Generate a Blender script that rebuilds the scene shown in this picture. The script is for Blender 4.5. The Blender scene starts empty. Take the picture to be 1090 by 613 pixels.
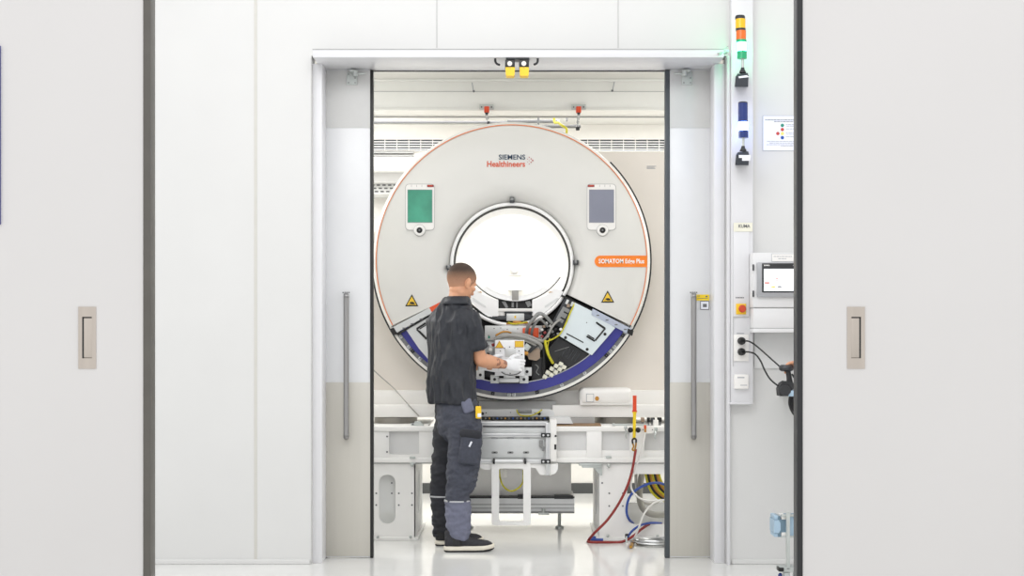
import bpy, bmesh, math, random
from mathutils import Vector, Matrix, noise
from mathutils.geometry import tessellate_polygon

# ------------------------------------------------------------------ camera, world, lights, exposure
SC = bpy.context.scene
COL = SC.collection
F = 1500.0            # focal length in pixels of the 1090 x 613 frame
CX, HY = 545.0, 350.0 # vanishing point of the depth direction
CAMZ = 1.384

cam = bpy.data.cameras.new('camera')
cam.sensor_width = 36.0
cam.lens = F * 36.0 / 1090.0
cam.shift_y = (HY - 306.5) / 1090.0
cam.clip_end = 100
cam_o = bpy.data.objects.new('camera', cam)
COL.objects.link(cam_o)
cam_o.location = (0, 0, CAMZ)
cam_o.rotation_euler = (math.pi / 2, 0, 0)
SC.camera = cam_o

w = bpy.data.worlds.new('hall_daylight')
SC.world = w
w.use_nodes = True
w.node_tree.nodes['Background'].inputs[0].default_value = (0.985, 0.985, 1.0, 1)
w.node_tree.nodes['Background'].inputs[1].default_value = 1.22

def area(name, loc, size, energy, color=(1, 1, 1), rot=(0, 0, 0)):
    l = bpy.data.lights.new(name, 'AREA')
    l.shape = 'RECTANGLE'; l.size, l.size_y = size
    l.energy = energy; l.color = color
    o = bpy.data.objects.new(name, l); COL.objects.link(o)
    o.location = loc; o.rotation_euler = rot
    return o
area('hall_fill_light', (0, 6.4, 4.6), (5.0, 1.6), 8, (1, 1, 1), (math.radians(-10), 0, 0))  # unseen light added over the hall to give the ambient some direction
area('hall_fill_light', (-0.5, 4.5, 4.3), (3.0, 1.4), 52, (1, 1, 1), (math.radians(48), 0, math.radians(-4)))  # unseen fill added, tilted to brighten the doorway and the scanner
area('hall_fill_light', (0, 1.0, 4.5), (4.0, 1.4), 18, (1, 1, 1), (math.radians(15), 0, 0))  # unseen fill added above the camera end for the near panels
area('bay_fill_light', (0, 9.0, 3.07), (3.2, 0.5), 5, (1, 1, 0.995))  # unseen light added to brighten the front of the bay
area('bay_fill_light', (-2.5, 9.9, 3.0), (0.8, 2.4), 74, (1, 1, 0.995), (0, math.radians(-38), 0))  # unseen fill tilted inward to lift the dark area under the stand
area('bay_fill_light', (2.5, 9.9, 3.0), (0.8, 2.4), 66, (1, 1, 0.995), (0, math.radians(38), 0))  # matching added fill from the right side
area('bay_fill_light', (0, 11.0, 3.06), (3.4, 0.9), 46, (1, 1, 0.995))  # unseen light added to whiten the end wall behind the bore

SC.view_settings.view_transform = 'Standard'
SC.view_settings.look = 'None'
SC.view_settings.gamma = 1.0
SC.view_settings.use_curve_mapping = False
SC.view_settings.exposure = 0.0

# ------------------------------------------------------------------ helpers
def W(px, py, Y):
    return Vector(((px - CX) / F * Y, Y, CAMZ + (HY - py) / F * Y))

def lin(c):
    return c / 12.92 if c <= 0.04045 else ((c + 0.055) / 1.055) ** 2.4

def rgb(h):
    return tuple(lin(int(h[i:i + 2], 16) / 255) for i in (0, 2, 4))

def mat(name, hexcol, rough=0.5, metal=0.0, var=0.04, scale=12.0, bump=0.0, emit=None, es=0.0, spec=0.5,
        alpha_trans=0.0, coat=0.0, stretch=(1, 1, 1)):
    m = bpy.data.materials.new(name)
    m.use_nodes = True
    nt = m.node_tree
    b = nt.nodes['Principled BSDF']
    c = rgb(hexcol)
    tc = nt.nodes.new('ShaderNodeTexCoord')
    mp = nt.nodes.new('ShaderNodeMapping'); mp.inputs['Scale'].default_value = stretch
    nt.links.new(tc.outputs['Object'], mp.inputs['Vector'])
    n = nt.nodes.new('ShaderNodeTexNoise'); n.inputs['Scale'].default_value = scale
    n.inputs['Detail'].default_value = 4
    nt.links.new(mp.outputs['Vector'], n.inputs['Vector'])
    r = nt.nodes.new('ShaderNodeValToRGB')
    r.color_ramp.elements[0].position = 0.3; r.color_ramp.elements[1].position = 0.7
    r.color_ramp.elements[0].color = tuple(max(0, x * (1 - var)) for x in c) + (1,)
    r.color_ramp.elements[1].color = tuple(min(1, x * (1 + var)) for x in c) + (1,)
    nt.links.new(n.outputs['Fac'], r.inputs['Fac'])
    nt.links.new(r.outputs['Color'], b.inputs['Base Color'])
    b.inputs['Roughness'].default_value = rough
    b.inputs['Metallic'].default_value = metal
    b.inputs['Specular IOR Level'].default_value = spec
    if coat: b.inputs['Coat Weight'].default_value = coat
    if alpha_trans: b.inputs['Transmission Weight'].default_value = alpha_trans
    if bump:
        bp = nt.nodes.new('ShaderNodeBump'); bp.inputs['Strength'].default_value = bump
        bp.inputs['Distance'].default_value = 0.01
        nt.links.new(n.outputs['Fac'], bp.inputs['Height'])
        nt.links.new(bp.outputs['Normal'], b.inputs['Normal'])
    if emit:
        b.inputs['Emission Color'].default_value = rgb(emit) + (1,)
        b.inputs['Emission Strength'].default_value = es
    return m

M = {}
def mk(key, *a, **k): M[key] = mat(key, *a, **k)
mk('wall_paint', 'D7D7D5', 0.45, var=0.012, scale=2.5)
mk('panel_white', 'D5D3D1', 0.35, var=0.01, scale=2)
mk('joint_strip', 'CCCAC3', 0.5, var=0.02)
mk('seam_grey', 'B2B2B1', 0.6)
mk('seam_pale', 'C2C2C0', 0.6)
mk('handle_steel', '9A9998', 0.36, metal=0.9, var=0.06, scale=40, stretch=(1, 1, 0.05))
mk('frame_white', 'DCDCDE', 0.35, var=0.01)
mk('door_white', 'DADBDC', 0.22, var=0.01)
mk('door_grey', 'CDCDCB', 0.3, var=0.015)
mk('kick_plate', 'C2BFB6', 0.32, metal=0.15, var=0.03, scale=20, stretch=(1, 1, 0.05))
mk('edge_black', '1E2022', 0.45, var=0.1)
mk('edge_slate', '43494E', 0.45, var=0.08)
mk('edge_taupe', '5A5751', 0.5, var=0.08)
mk('floor_epoxy', 'E2E2DF', 0.13, var=0.03, scale=3.0, coat=0.0)
mk('ceiling_paint', 'E4E3DE', 0.6, var=0.015)
mk('beam_white', 'EFEFEA', 0.35, var=0.01)
mk('far_wall_paint', 'EDEBE6', 0.6, var=0.015)
mk('base_dark', '4C4E4E', 0.6)
mk('steel', 'B9BABA', 0.28, metal=0.9, var=0.08, scale=30, stretch=(0.1, 1, 1))
mk('satin_nickel', 'BBB2A8', 0.38, metal=0.65, var=0.05, scale=40, stretch=(1, 1, 0.05))
mk('nickel_dark', '8B847B', 0.45, metal=0.6, var=0.05)
mk('alu', 'D5D6D6', 0.32, metal=0.45, var=0.03)
mk('gantry_white', 'DEDDD8', 0.33, var=0.012, scale=4)
mk('gantry_rim', 'F1EFE9', 0.33, var=0.01)
mk('housing_beige', 'E9E2D9', 0.45, var=0.015, scale=3)
mk('cover_white', 'F0EEEA', 0.35, var=0.01)
mk('bore_white', 'FAFAF9', 0.4, var=0.005)
mk('orange_line', 'E3854F', 0.45)
mk('orange_badge', 'F5831F', 0.4, var=0.05, scale=9)
mk('white_ink', 'FCFBF8', 0.5)
mk('logo_navy', '24405A', 0.5)
mk('logo_red', 'DB5A35', 0.5)
mk('logo_dot', 'B0383F', 0.5)
mk('black', '151515', 0.45, var=0.15)
mk('black_satin', '202123', 0.35, var=0.1)
mk('rubber', '2C2D2F', 0.6, var=0.12)
mk('dark_metal', '45474A', 0.4, metal=0.5, var=0.15, scale=30)
mk('mid_metal', '8C8D8C', 0.38, metal=0.5, var=0.12, scale=30)
mk('drum_grey', '8A8780', 0.35, metal=0.55, var=0.2, scale=7)
mk('blue_band', '34358C', 0.35, var=0.06, scale=10)
mk('plate_pale', 'DDE7EA', 0.3, metal=0.1, var=0.02)
mk('plate_grey', 'D3D5D4', 0.38, metal=0.25, var=0.04)
mk('plate_lilac', 'B7BFCF', 0.35, metal=0.2, var=0.04)
mk('module_white', 'EDEEEF', 0.3, metal=0.1, var=0.02)
mk('hose_grey', '9E9C98', 0.42, var=0.06)
mk('tan', '9F8B78', 0.5, var=0.06)
mk('amber', 'C08A3A', 0.4, metal=0.3, var=0.1)
mk('signal_orange', 'E8592B', 0.5, var=0.05)
mk('signal_yellow', 'F2C728', 0.45, var=0.04)
mk('warn_yellow', 'EBC233', 0.45, var=0.03)
mk('cable_yellow', 'C9C02B', 0.5, var=0.25, scale=60)
mk('cable_black', '1B1B1C', 0.5, var=0.1)
mk('cable_red', '8E2B26', 0.5, var=0.1)
mk('cable_blue', '33509E', 0.5, var=0.08)
mk('cable_white', 'E4E2DE', 0.5, var=0.03)
mk('cable_grey', 'A8A69F', 0.5, var=0.05)
mk('brass', 'B98A3C', 0.3, metal=0.8, var=0.08)
mk('red_paint', 'DD4A22', 0.4, var=0.05)
mk('yellow_paint', 'F4D321', 0.4, var=0.04)
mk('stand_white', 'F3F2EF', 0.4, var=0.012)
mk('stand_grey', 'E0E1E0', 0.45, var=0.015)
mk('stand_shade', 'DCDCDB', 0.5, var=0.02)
mk('rust', '8F7356', 0.7, var=0.15, scale=30)
mk('screen_green', '45937A', 0.12, var=0.25, scale=6, emit='3C8F72', es=0.12)
mk('screen_slate', '868998', 0.15, var=0.04, scale=5)
mk('screen_lit', 'E9EFF4', 0.3, emit='F2F6FA', es=0.85)
mk('cabinet_grey', 'DEDEDE', 0.42, var=0.012)
mk('bezel_grey', 'A6A7AA', 0.4, metal=0.2, var=0.04)
mk('lens_yellow', 'E9B71C', 0.2, var=0.08, emit='E9B71C', es=0.1)
mk('lens_orange', 'DD6A1E', 0.2, var=0.08, emit='DD6A1E', es=0.08)
mk('lens_green', '1F9A68', 0.2, var=0.08, emit='10B070', es=0.15)
mk('lens_blue', '1B3070', 0.2, var=0.12, emit='1C4FC0', es=0.02)
mk('lit_green', 'DFFFF0', 0.3, emit='3DF0A8', es=26)
mk('lit_blue', 'E4EDFF', 0.3, emit='6A98FF', es=22)
mk('lamp_black', '26292C', 0.4, var=0.1)
mk('lamp_base', '2F343B', 0.35, var=0.1)
mk('ink_grey', '6F7072', 0.6)
mk('ink_light', 'A9ABB0', 0.6)
mk('paper', 'EEF0F8', 0.6, var=0.01)
mk('tape', 'E6E4D3', 0.6, var=0.02)
mk('dot_green', '2E8B74', 0.6); mk('dot_red', 'C4493F', 0.6); mk('dot_yellow', 'EBE07A', 0.6); mk('dot_blue', '2B56A5', 0.6)
mk('red_button', 'C5431F', 0.35)
mk('maroon', '8C2C2C', 0.4)
mk('clamp_blue', 'A9C3D6', 0.4, metal=0.15, var=0.05)
mk('clamp_blue_dark', '7C97A8', 0.4, metal=0.15, var=0.05)
mk('galv', 'BFC4C1', 0.35, metal=0.4, var=0.05)
mk('sign_blue', '46478A', 0.5)
mk('skin', 'D29A78', 0.5, var=0.05, scale=25)
mk('tattoo', '9A6A54', 0.55, var=0.15, scale=60)
mk('polo', '25282F', 0.58, var=0.14, scale=60, bump=0.15)
mk('trouser_dark', '40434E', 0.8, var=0.14, scale=60, bump=0.15)
mk('trouser_black', '27282E', 0.8, var=0.12, scale=60, bump=0.15)
mk('trouser_slate', '6B6E80', 0.8, var=0.07, scale=60, bump=0.12)
mk('reflective', 'C3C4C6', 0.4, metal=0.3)
mk('shoe_dark', '2B2B30', 0.7, var=0.2, scale=60, bump=0.15)
mk('midsole', 'E3DDCD', 0.55, var=0.04)
mk('outsole', '1A1A1B', 0.6)
mk('glove', 'E9EAEC', 0.8, var=0.03, scale=40, bump=0.1)
mk('eye_white', 'EDEBE6', 0.3); mk('eye_dark', '33241C', 0.3); mk('lip', 'B97868', 0.5)

# cropped hair: dark crown fading to a shaved nape (a real colour of the hair, along its own height)
def hair_mat():
    m = bpy.data.materials.new('cropped_hair'); m.use_nodes = True
    nt = m.node_tree; b = nt.nodes['Principled BSDF']
    tc = nt.nodes.new('ShaderNodeTexCoord'); s = nt.nodes.new('ShaderNodeSeparateXYZ')
    nt.links.new(tc.outputs['Generated'], s.inputs[0])
    n = nt.nodes.new('ShaderNodeTexNoise'); n.inputs['Scale'].default_value = 60
    nt.links.new(tc.outputs['Generated'], n.inputs['Vector'])
    a = nt.nodes.new('ShaderNodeMath'); a.operation = 'MULTIPLY_ADD'
    nt.links.new(n.outputs['Fac'], a.inputs[0]); a.inputs[1].default_value = 0.22
    nt.links.new(s.outputs['Z'], a.inputs[2])
    r = nt.nodes.new('ShaderNodeValToRGB')
    e = r.color_ramp.elements
    e[0].position = 0.22; e[0].color = rgb('C09074') + (1,)
    e[1].position = 0.82; e[1].color = rgb('3F2F26') + (1,)
    x = r.color_ramp.elements.new(0.55); x.color = rgb('8A6750') + (1,)
    nt.links.new(a.outputs[0], r.inputs['Fac']); nt.links.new(r.outputs['Color'], b.inputs['Base Color'])
    b.inputs['Roughness'].default_value = 0.75
    return m
M['hair'] = hair_mat()

def tag(o, label=None, cat=None, group=None, kind=None):
    if label: o['label'] = label
    if cat: o['category'] = cat
    if group: o['group'] = group
    if kind: o['kind'] = kind
    return o

def empty(name, loc, label, cat, group=None, kind=None):
    o = bpy.data.objects.new(name, None); COL.objects.link(o)
    o.location = loc; o.empty_display_size = 0.1
    o['wl'] = list(loc)
    return tag(o, label, cat, group, kind)

class MB:
    """collects shapes, several materials allowed, and links them as one mesh object"""
    def __init__(s, m=None):
        s.bm = bmesh.new(); s.mats = []; s.cur = 0
        if m: s.use(m)
    def use(s, m):
        m = M[m] if isinstance(m, str) else m
        if m not in s.mats: s.mats.append(m)
        s.cur = s.mats.index(m); return s
    def _mark(s, faces):
        for f in faces: f.material_index = s.cur
    def box(s, lo, hi, bev=0.0, seg=2, rot=None, piv=None):
        lo, hi = Vector(lo), Vector(hi)
        c = (lo + hi) / 2; d = hi - lo
        tmp = bmesh.new()
        bmesh.ops.create_cube(tmp, size=1.0)
        for v in tmp.verts: v.co = Vector((v.co.x * d.x, v.co.y * d.y, v.co.z * d.z)) + c
        bev = min(bev, 0.45 * min(abs(d.x), abs(d.y), abs(d.z)))
        if bev > 1e-5:
            bmesh.ops.bevel(tmp, geom=tmp.edges[:], offset=bev, segments=seg, affect='EDGES', profile=0.5)
        if rot is not None:
            p = Vector(piv) if piv is not None else c
            for v in tmp.verts: v.co = rot @ (v.co - p) + p
        s.merge(tmp); return s
    def merge(s, tmp):
        vm = {v: s.bm.verts.new(v.co) for v in tmp.verts}
        for f in tmp.faces:
            try: nf = s.bm.faces.new([vm[v] for v in f.verts]); nf.material_index = s.cur
            except ValueError: pass
        tmp.free()
    def fb(s, x0, y0, x1, y1, Y, dep, bev=0.002, seg=2, rot=None):
        a = W(x0, y1, Y); b = W(x1, y0, Y)
        return s.box((a.x, Y, a.z), (b.x, Y + dep, b.z), bev, seg, rot)
    def loops(s, loops3, caps=True, closed=True):
        """loft through rings of equal count"""
        R = [[s.bm.verts.new(p) for p in r] for r in loops3]
        n = len(R[0]); fs = []
        rng = range(n) if closed else range(n - 1)
        for a, b in zip(R, R[1:]):
            for i in rng:
                j = (i + 1) % n
                try: fs.append(s.bm.faces.new((a[i], a[j], b[j], b[i])))
                except ValueError: pass
        if caps:
            for r in (R[0][::-1], R[-1]):
                try: fs.append(s.bm.faces.new(r))
                except ValueError: pass
        s._mark(fs); return s
    def prism(s, outer, holes=(), dep=0.01, axis=Vector((0, 1, 0))):
        """outer / holes: 3-D loops in one plane; extruded by dep along axis"""
        L = [list(map(Vector, outer))] + [list(map(Vector, h)) for h in holes]
        tris = tessellate_polygon(L)
        flat = [p for l in L for p in l]
        a = [s.bm.verts.new(p) for p in flat]
        b = [s.bm.verts.new(p + axis * dep) for p in flat]
        fs = []
        for t in tris:
            for vs in ([a[i] for i in t], [b[i] for i in reversed(t)]):
                try: fs.append(s.bm.faces.new(vs))
                except ValueError: pass
        k = 0
        for l in L:
            n = len(l)
            for i in range(n):
                j = (i + 1) % n
                try: fs.append(s.bm.faces.new((a[k + i], a[k + j], b[k + j], b[k + i])))
                except ValueError: pass
            k += n
        s._mark(fs); return s
    def fp(s, pts, Y, dep, holes=()):
        return s.prism([W(x, y, Y) for x, y in pts], [[W(x, y, Y) for x, y in h] for h in holes], dep)
    def cyl(s, p0, p1, r0, r1=None, n=24):
        p0, p1 = Vector(p0), Vector(p1); r1 = r0 if r1 is None else r1
        d = (p1 - p0).normalized()
        u = d.orthogonal().normalized(); v = d.cross(u)
        ring = lambda c, r: [c + (u * math.cos(2 * math.pi * i / n) + v * math.sin(2 * math.pi * i / n)) * r for i in range(n)]
        return s.loops([ring(p0, r0), ring(p1, r1)])
    def lathe(s, c, prof, axis=Vector((0, 0, 1)), n=32, a0=0, a1=360):
        """prof: (radius, height along axis)"""
        c = Vector(c); axis = Vector(axis).normalized()
        if abs(axis.z) > 0.9: u = Vector((1, 0, 0))
        else: u = Vector((0, 0, 1)).cross(axis).normalized()
        v = axis.cross(u)
        full = abs(a1 - a0) >= 360
        k = n if full else n + 1
        rings = []
        for r, h in prof:
            rings.append([c + axis * h + (u * math.cos(math.radians(a0 + (a1 - a0) * i / n)) + v * math.sin(math.radians(a0 + (a1 - a0) * i / n))) * max(r, 1e-5) for i in range(k)])
        solid = full and tuple(prof[0]) != tuple(prof[-1])
        return s.loops(rings, caps=solid, closed=full)
    def tube(s, pts, r, n=10, smooth=6):
        P = [Vector(p) for p in pts]
        if smooth and len(P) > 2: P = catmull(P, smooth)
        rings = []; up = None
        for i, p in enumerate(P):
            t = (P[min(i + 1, len(P) - 1)] - P[max(i - 1, 0)])
            t = t.normalized() if t.length > 1e-9 else Vector((0, 0, 1))
            if up is None: up = t.orthogonal().normalized()
            up = (up - t * up.dot(t))
            up = up.normalized() if up.length > 1e-6 else t.orthogonal().normalized()
            v = t.cross(up)
            rr = r(i / (len(P) - 1)) if callable(r) else r
            rings.append([p + (up * math.cos(2 * math.pi * k / n) + v * math.sin(2 * math.pi * k / n)) * rr for k in range(n)])
        return s.loops(rings)
    def sphere(s, c, r, n=16, m=10):
        c = Vector(c); r = Vector((r, r, r)) if not hasattr(r, '__len__') else Vector(r)
        rings = []
        for j in range(m + 1):
            th = math.pi * j / m
            q = max(math.sin(th), 1e-3)
            rings.append([c + Vector((r.x * q * math.cos(2 * math.pi * i / n), r.y * q * math.sin(2 * math.pi * i / n), -r.z * math.cos(th))) for i in range(n)])
        return s.loops(rings)
    def build(s, name, parent=None, mat=None, label=None, cat=None, group=None, kind=None, sharp=35, base=True):
        if mat: s.use(mat); s._mark(s.bm.faces)
        bmesh.ops.recalc_face_normals(s.bm, faces=s.bm.faces[:])
        if parent is not None: off = Vector(parent['wl'])
        else:
            xs = [v.co for v in s.bm.verts]
            lo = Vector((min(p.x for p in xs), min(p.y for p in xs), min(p.z for p in xs)))
            hi = Vector((max(p.x for p in xs), max(p.y for p in xs), max(p.z for p in xs)))
            off = Vector(((lo.x + hi.x) / 2, (lo.y + hi.y) / 2, lo.z))
        for v in s.bm.verts: v.co -= off
        me = bpy.data.meshes.new(name)
        s.bm.to_mesh(me); s.bm.free()
        for m in s.mats: me.materials.append(m)
        for p in me.polygons: p.use_smooth = True
        me.set_sharp_from_angle(angle=math.radians(sharp))
        o = bpy.data.objects.new(name, me); COL.objects.link(o)
        if parent is not None: o.parent = parent
        else: o.location = off
        o['wl'] = list(off)
        return tag(o, label, cat, group, kind)

def catmull(P, k):
    out = []
    for i in range(len(P) - 1):
        a = P[max(i - 1, 0)]; b = P[i]; c = P[i + 1]; d = P[min(i + 2, len(P) - 1)]
        for j in range(k):
            t = j / k
            out.append(0.5 * ((2 * b) + (c - a) * t + (2 * a - 5 * b + 4 * c - d) * t * t + (3 * b - a - 3 * c + d) * t ** 3))
    out.append(P[-1]); return out

def rrect(x0, y0, x1, y1, r, n=6):
    out = []
    for cx, cy, a in ((x1 - r, y1 - r, 0), (x0 + r, y1 - r, 90), (x0 + r, y0 + r, 180), (x1 - r, y0 + r, 270)):
        for i in range(n + 1):
            t = math.radians(a + 90 * i / n)
            out.append((cx + r * math.cos(t), cy + r * math.sin(t)))
    return out

def circ(cx, cy, r, n=24, a0=0, a1=360):
    k = n if abs(a1 - a0) >= 360 else n + 1
    return [(cx + r * math.cos(math.radians(a0 + (a1 - a0) * i / n)), cy - r * math.sin(math.radians(a0 + (a1 - a0) * i / n))) for i in range(k)]

def text(mb, body, px, py, wpx, hpx, Y, bold=0.022):
    """flat letters facing the viewer side (-Y), centred on a point, added to mb"""
    cu = bpy.data.curves.new('lettering', 'FONT'); cu.body = body; cu.resolution_u = 3; cu.offset = bold
    o = bpy.data.objects.new('lettering', cu); COL.objects.link(o)
    dg = bpy.context.evaluated_depsgraph_get()
    me = o.evaluated_get(dg).to_mesh()
    co = [v.co.copy() for v in me.vertices]
    fs = [tuple(p.vertices) for p in me.polygons]
    x0 = min(c.x for c in co); x1 = max(c.x for c in co); y0 = min(c.y for c in co); y1 = max(c.y for c in co)
    c = W(px, py, Y); ww = wpx / F * Y; hh = hpx / F * Y
    vs = [mb.bm.verts.new((c.x + ((p.x - x0) / (x1 - x0) - 0.5) * ww, Y, c.z + ((p.y - y0) / (y1 - y0) - 0.5) * hh)) for p in co]
    for f in fs:
        try: nf = mb.bm.faces.new([vs[i] for i in f]); nf.material_index = mb.cur
        except ValueError: pass
    o.evaluated_get(dg).to_mesh_clear()
    bpy.data.objects.remove(o); bpy.data.curves.remove(cu)
    return mb

S = dict(kind='structure')

# ------------------------------------------------------------------ the setting
YW = 8.29    # face of the white partition wall
MB('floor_epoxy').box((-4.5, -1.5, -0.05), (4.5, 12.2, 0.0)).build('floor', label='glossy pale grey resin floor', cat='floor', **S)

# partition wall with the wide doorway
XL, XR = -1.178, 1.262            # wall opening
mb = MB('wall_paint')
mb.box((-4.0, YW, 0), (XL, YW + 0.14, 3.6)); mb.box((XR, YW, 0), (4.0, YW + 0.14, 3.6)); mb.box((XL, YW, 2.99), (XR, YW + 0.14, 3.6))
mb.build('wall_back', label='white partition wall around the wide doorway', cat='wall', **S)
for i, (a, b, hw, m) in enumerate((((272, -80), (272, 602), 1.6, 'joint_strip'), ((465, -80), (465, 51), .6, 'seam_pale'), ((658, -80), (658, 51), .6, 'seam_pale'))):
    MB(m).fb(a[0] - hw, a[1], a[0] + hw, b[1], YW - 0.002, 0.004, 0).build('trim_%d' % (i + 1), label=('pale vertical joint strip in the wall left of the doorway', 'thin upright panel seam above the doorway, left one', 'thin upright panel seam above the doorway, right one')[i], cat='wall trim', **S)
mb = MB('wall_paint').box((-4.0, YW - 0.012, 0), (XL - 0.01, YW, 0.03), 0.004); mb.build('baseboard_left', label='low white skirting strip left of the doorway', cat='skirting', **S)
mb = MB('wall_paint').box((XR + 0.03, YW - 0.012, 0), (4.0, YW, 0.03), 0.004); mb.build('baseboard_right', label='low white skirting strip right of the doorway', cat='skirting', **S)

# door frame: header that stands proud, two jambs
mb = MB('frame_white').box((-1.149, 8.13, 2.95), (1.222, 8.56, 2.994), 0.002)
mb.use('seam_grey').box((-1.151, 8.128, 2.9945), (1.224, YW, 2.9995))
mb.build('trim_4', label='white door track cover across the top of the doorway', cat='door frame', **S)
mb = MB('frame_white').box((-1.178, 8.325, 0), (-1.1227, 8.60, 2.95), 0.002); mb.use('seam_grey').box((-1.181, 8.287, 0), (-1.1785, YW + .05, 2.99))
mb.build('trim_5', label='white jamb on the left of the doorway', cat='door frame', **S)
mb = MB('frame_white').box((1.195, 8.325, 0), (1.2565, 8.60, 2.95), 0.002).box((1.262, 8.262, 0), (1.280, YW + .02, 2.985), 0.002)
mb.use('seam_grey').box((1.2565, 8.30, 0), (1.262, YW + .06, 2.985))
mb.build('trim_6', label='white jamb with edge strip on the right of the doorway', cat='door frame', **S)
MB('black_satin').fb(392, 74.4, 714, 76, 8.545, 0.02, 0).build('trim_7', label='thin black seal along the top of the open doorway', cat='door seal', **S)

# the two sliding leaves of the doorway
def leaf(name, x0, x1, edge0, edge1, em, hx, label, sign):
    base = W((x0 + x1) / 2, 594, 8.51); base.z = 0
    r = empty(name, base, label, 'door', kind='structure')
    mb = MB('door_white').fb(x0, 74, x1, 593, 8.51, 0.04, 0.001); mb.build('door_leaf', r)
    MB('door_grey').fb(x0, 75.5, x1, 136, 8.506, 0.006, 0.001).build('upper_band', r, label='grey upper band of the leaf')  # slightly greyer tone across the top of the leaf
    MB('kick_plate').fb(x0, 407, x1, 592, 8.506, 0.006, 0.001).build('kick_plate', r, label='grey lower plate of the leaf')
    MB(em).fb(edge0, 74.6, edge1, 593.8, 8.505, 0.05, 0.002).build('edge_seal', r, label='dark seal along the leading edge')
    # long pull bar
    mb = MB('handle_steel')
    yb = 8.44
    mb.tube([W(hx, 314.5, 8.51), W(hx, 314.2, yb + .02), W(hx, 316.5, yb), W(hx, 330, yb), W(hx, 450, yb), W(hx, 463, yb), W(hx, 465.3, yb + .02), W(hx, 465.2, 8.51)], 0.0165, 14, 6)
    mb.build('pull_handle', r)
    mb = MB('ink_grey')
    for k in range(4): mb.fb(hx - 4 + k * 2.1, 310.6, hx - 2.6 + k * 2.1, 312, 8.5085, .002, 0)
    mb.build('small_marking', r)
    # bracket at the top
    mb = MB('galv')
    s = sign
    bx = 375 if s > 0 else 732
    mb.fb(bx - 6, 76.5, bx + 5, 90, 8.495, .012, .002)
    mb.cyl(W(bx + s * 3, 75, 8.47), W(bx + s * 3, 81, 8.47), 0.016)
    mb.fb(bx - 3, 73.5, bx + 3, 76, 8.46, .04, .003)
    mb.tube([W(bx + s * 4, 78.5, 8.47), W(bx + s * 9, 78.3, 8.47), W(bx + s * 14, 78, 8.49)], .006, 8)
    mb.use('ink_grey')
    for dx, dy in ((-4, 79), (-4, 88), (3, 88), (3, 83)):
        mb.cyl(W(bx + dx, dy, 8.497), W(bx + dx, dy, 8.49), .004, n=8)
    mb.build('top_bracket', r)
    return r
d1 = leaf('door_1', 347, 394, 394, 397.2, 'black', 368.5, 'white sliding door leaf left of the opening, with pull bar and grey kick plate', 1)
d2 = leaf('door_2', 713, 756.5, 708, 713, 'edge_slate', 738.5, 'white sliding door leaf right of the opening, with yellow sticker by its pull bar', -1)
mb = MB('yellow_paint').fb(740.5, 313.5, 755, 319.8, 8.506, .003, 0)
mb.use('ink_grey').fb(742.5, 314.6, 745, 315.4, 8.5055, .001, 0).fb(751, 314.8, 753.2, 316.2, 8.5055, .001, 0).fb(742.5, 317.2, 753.5, 317.7, 8.5055, .001, 0)
mb.build('yellow_sticker', d2, label='yellow sticker')
mb = MB('ink_grey').fb(745.3, 320.3, 755, 329.6, 8.507, .002, 0); mb.use('paper').fb(746, 321, 754.3, 328.9, 8.506, .002, 0)
mb.use('ink_grey').fb(748.2, 323.4, 752.4, 326.9, 8.5055, .001, 0)
mb.build('square_sticker', d2, label='small outlined white sticker')

# near sliding panels on both sides
def near_panel(name, x0, x1, e0, e1, em, hx, label, s):
    r = empty(name, ((x0 + x1) / 2, 4.0, 0), label, 'door', kind='structure')
    MB('panel_white').box((x0, 4.0, 0.005), (x1, 4.045, 3.3), .001).build('door_leaf', r)
    mb = MB(em).box((e0, 3.997, 0.005), (e1, 4.048, 3.3), .002)
    mb.build('edge_profile', r, label='dark edge profile')
    # flush pull
    a = W(hx - 9.4, 392.5, 4.0); b = W(hx + 9.4, 326.5, 4.0)
    c = W(hx - 5.2, 381.3, 4.0); d = W(hx + 5.2, 337.2, 4.0)
    o = [(a.x, 3.9975, a.z), (b.x, 3.9975, a.z), (b.x, 3.9975, b.z), (a.x, 3.9975, b.z)]
    h = [(c.x, 3.9975, c.z), (d.x, 3.9975, c.z), (d.x, 3.9975, d.z), (c.x, 3.9975, d.z)]
    mb = MB('satin_nickel').prism(o, [h], .004)
    mb.build('flush_pull', r, label='satin metal flush pull')
    return r, c, d
p3, c3, e3 = near_panel('door_3', -2.4, -1.0465, -1.0465, -1.0245, 'edge_taupe', 93, 'near white sliding panel on the left with a recessed metal pull', 1)
p4, c4, e4 = near_panel('door_4', 0.825, 2.4, 0.8085, 0.825, 'black_satin', 911, 'near white sliding panel on the right with a recessed metal pull', -1)
for r, c, d, s in ((p3, c3, e3, 1), (p4, c4, e4, -1)):
    fp_ = [o for o in r.children if o.name.startswith('flush_pull')][0]
    mb = MB('nickel_dark')
    # finger recess: thin flat plates, recess shade put in as black top and side strips
    mb.box((c.x, 3.9985, c.z), (d.x, 3.9998, d.z))
    mb.use('satin_nickel')
    zc = (c.z + d.z) / 2
    lip = .0045
    if s > 0: mb.box((c.x + lip, 3.9975, c.z + .003), (d.x, 3.9988, d.z - .004), .0005)
    else: mb.box((c.x, 3.9975, c.z + .003), (d.x - lip, 3.9988, d.z - .004), .0005)
    mb.use('black')
    if s > 0: mb.box((c.x, 3.9972, c.z), (c.x + lip, 3.999, d.z)).box((c.x, 3.9972, d.z - .0035), (d.x - .002, 3.999, d.z))
    else: mb.box((d.x - lip, 3.9972, c.z), (d.x, 3.999, d.z)).box((c.x + .002, 3.9972, d.z - .0035), (d.x, 3.999, d.z))
    mb.build('finger_recess', fp_)
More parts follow.
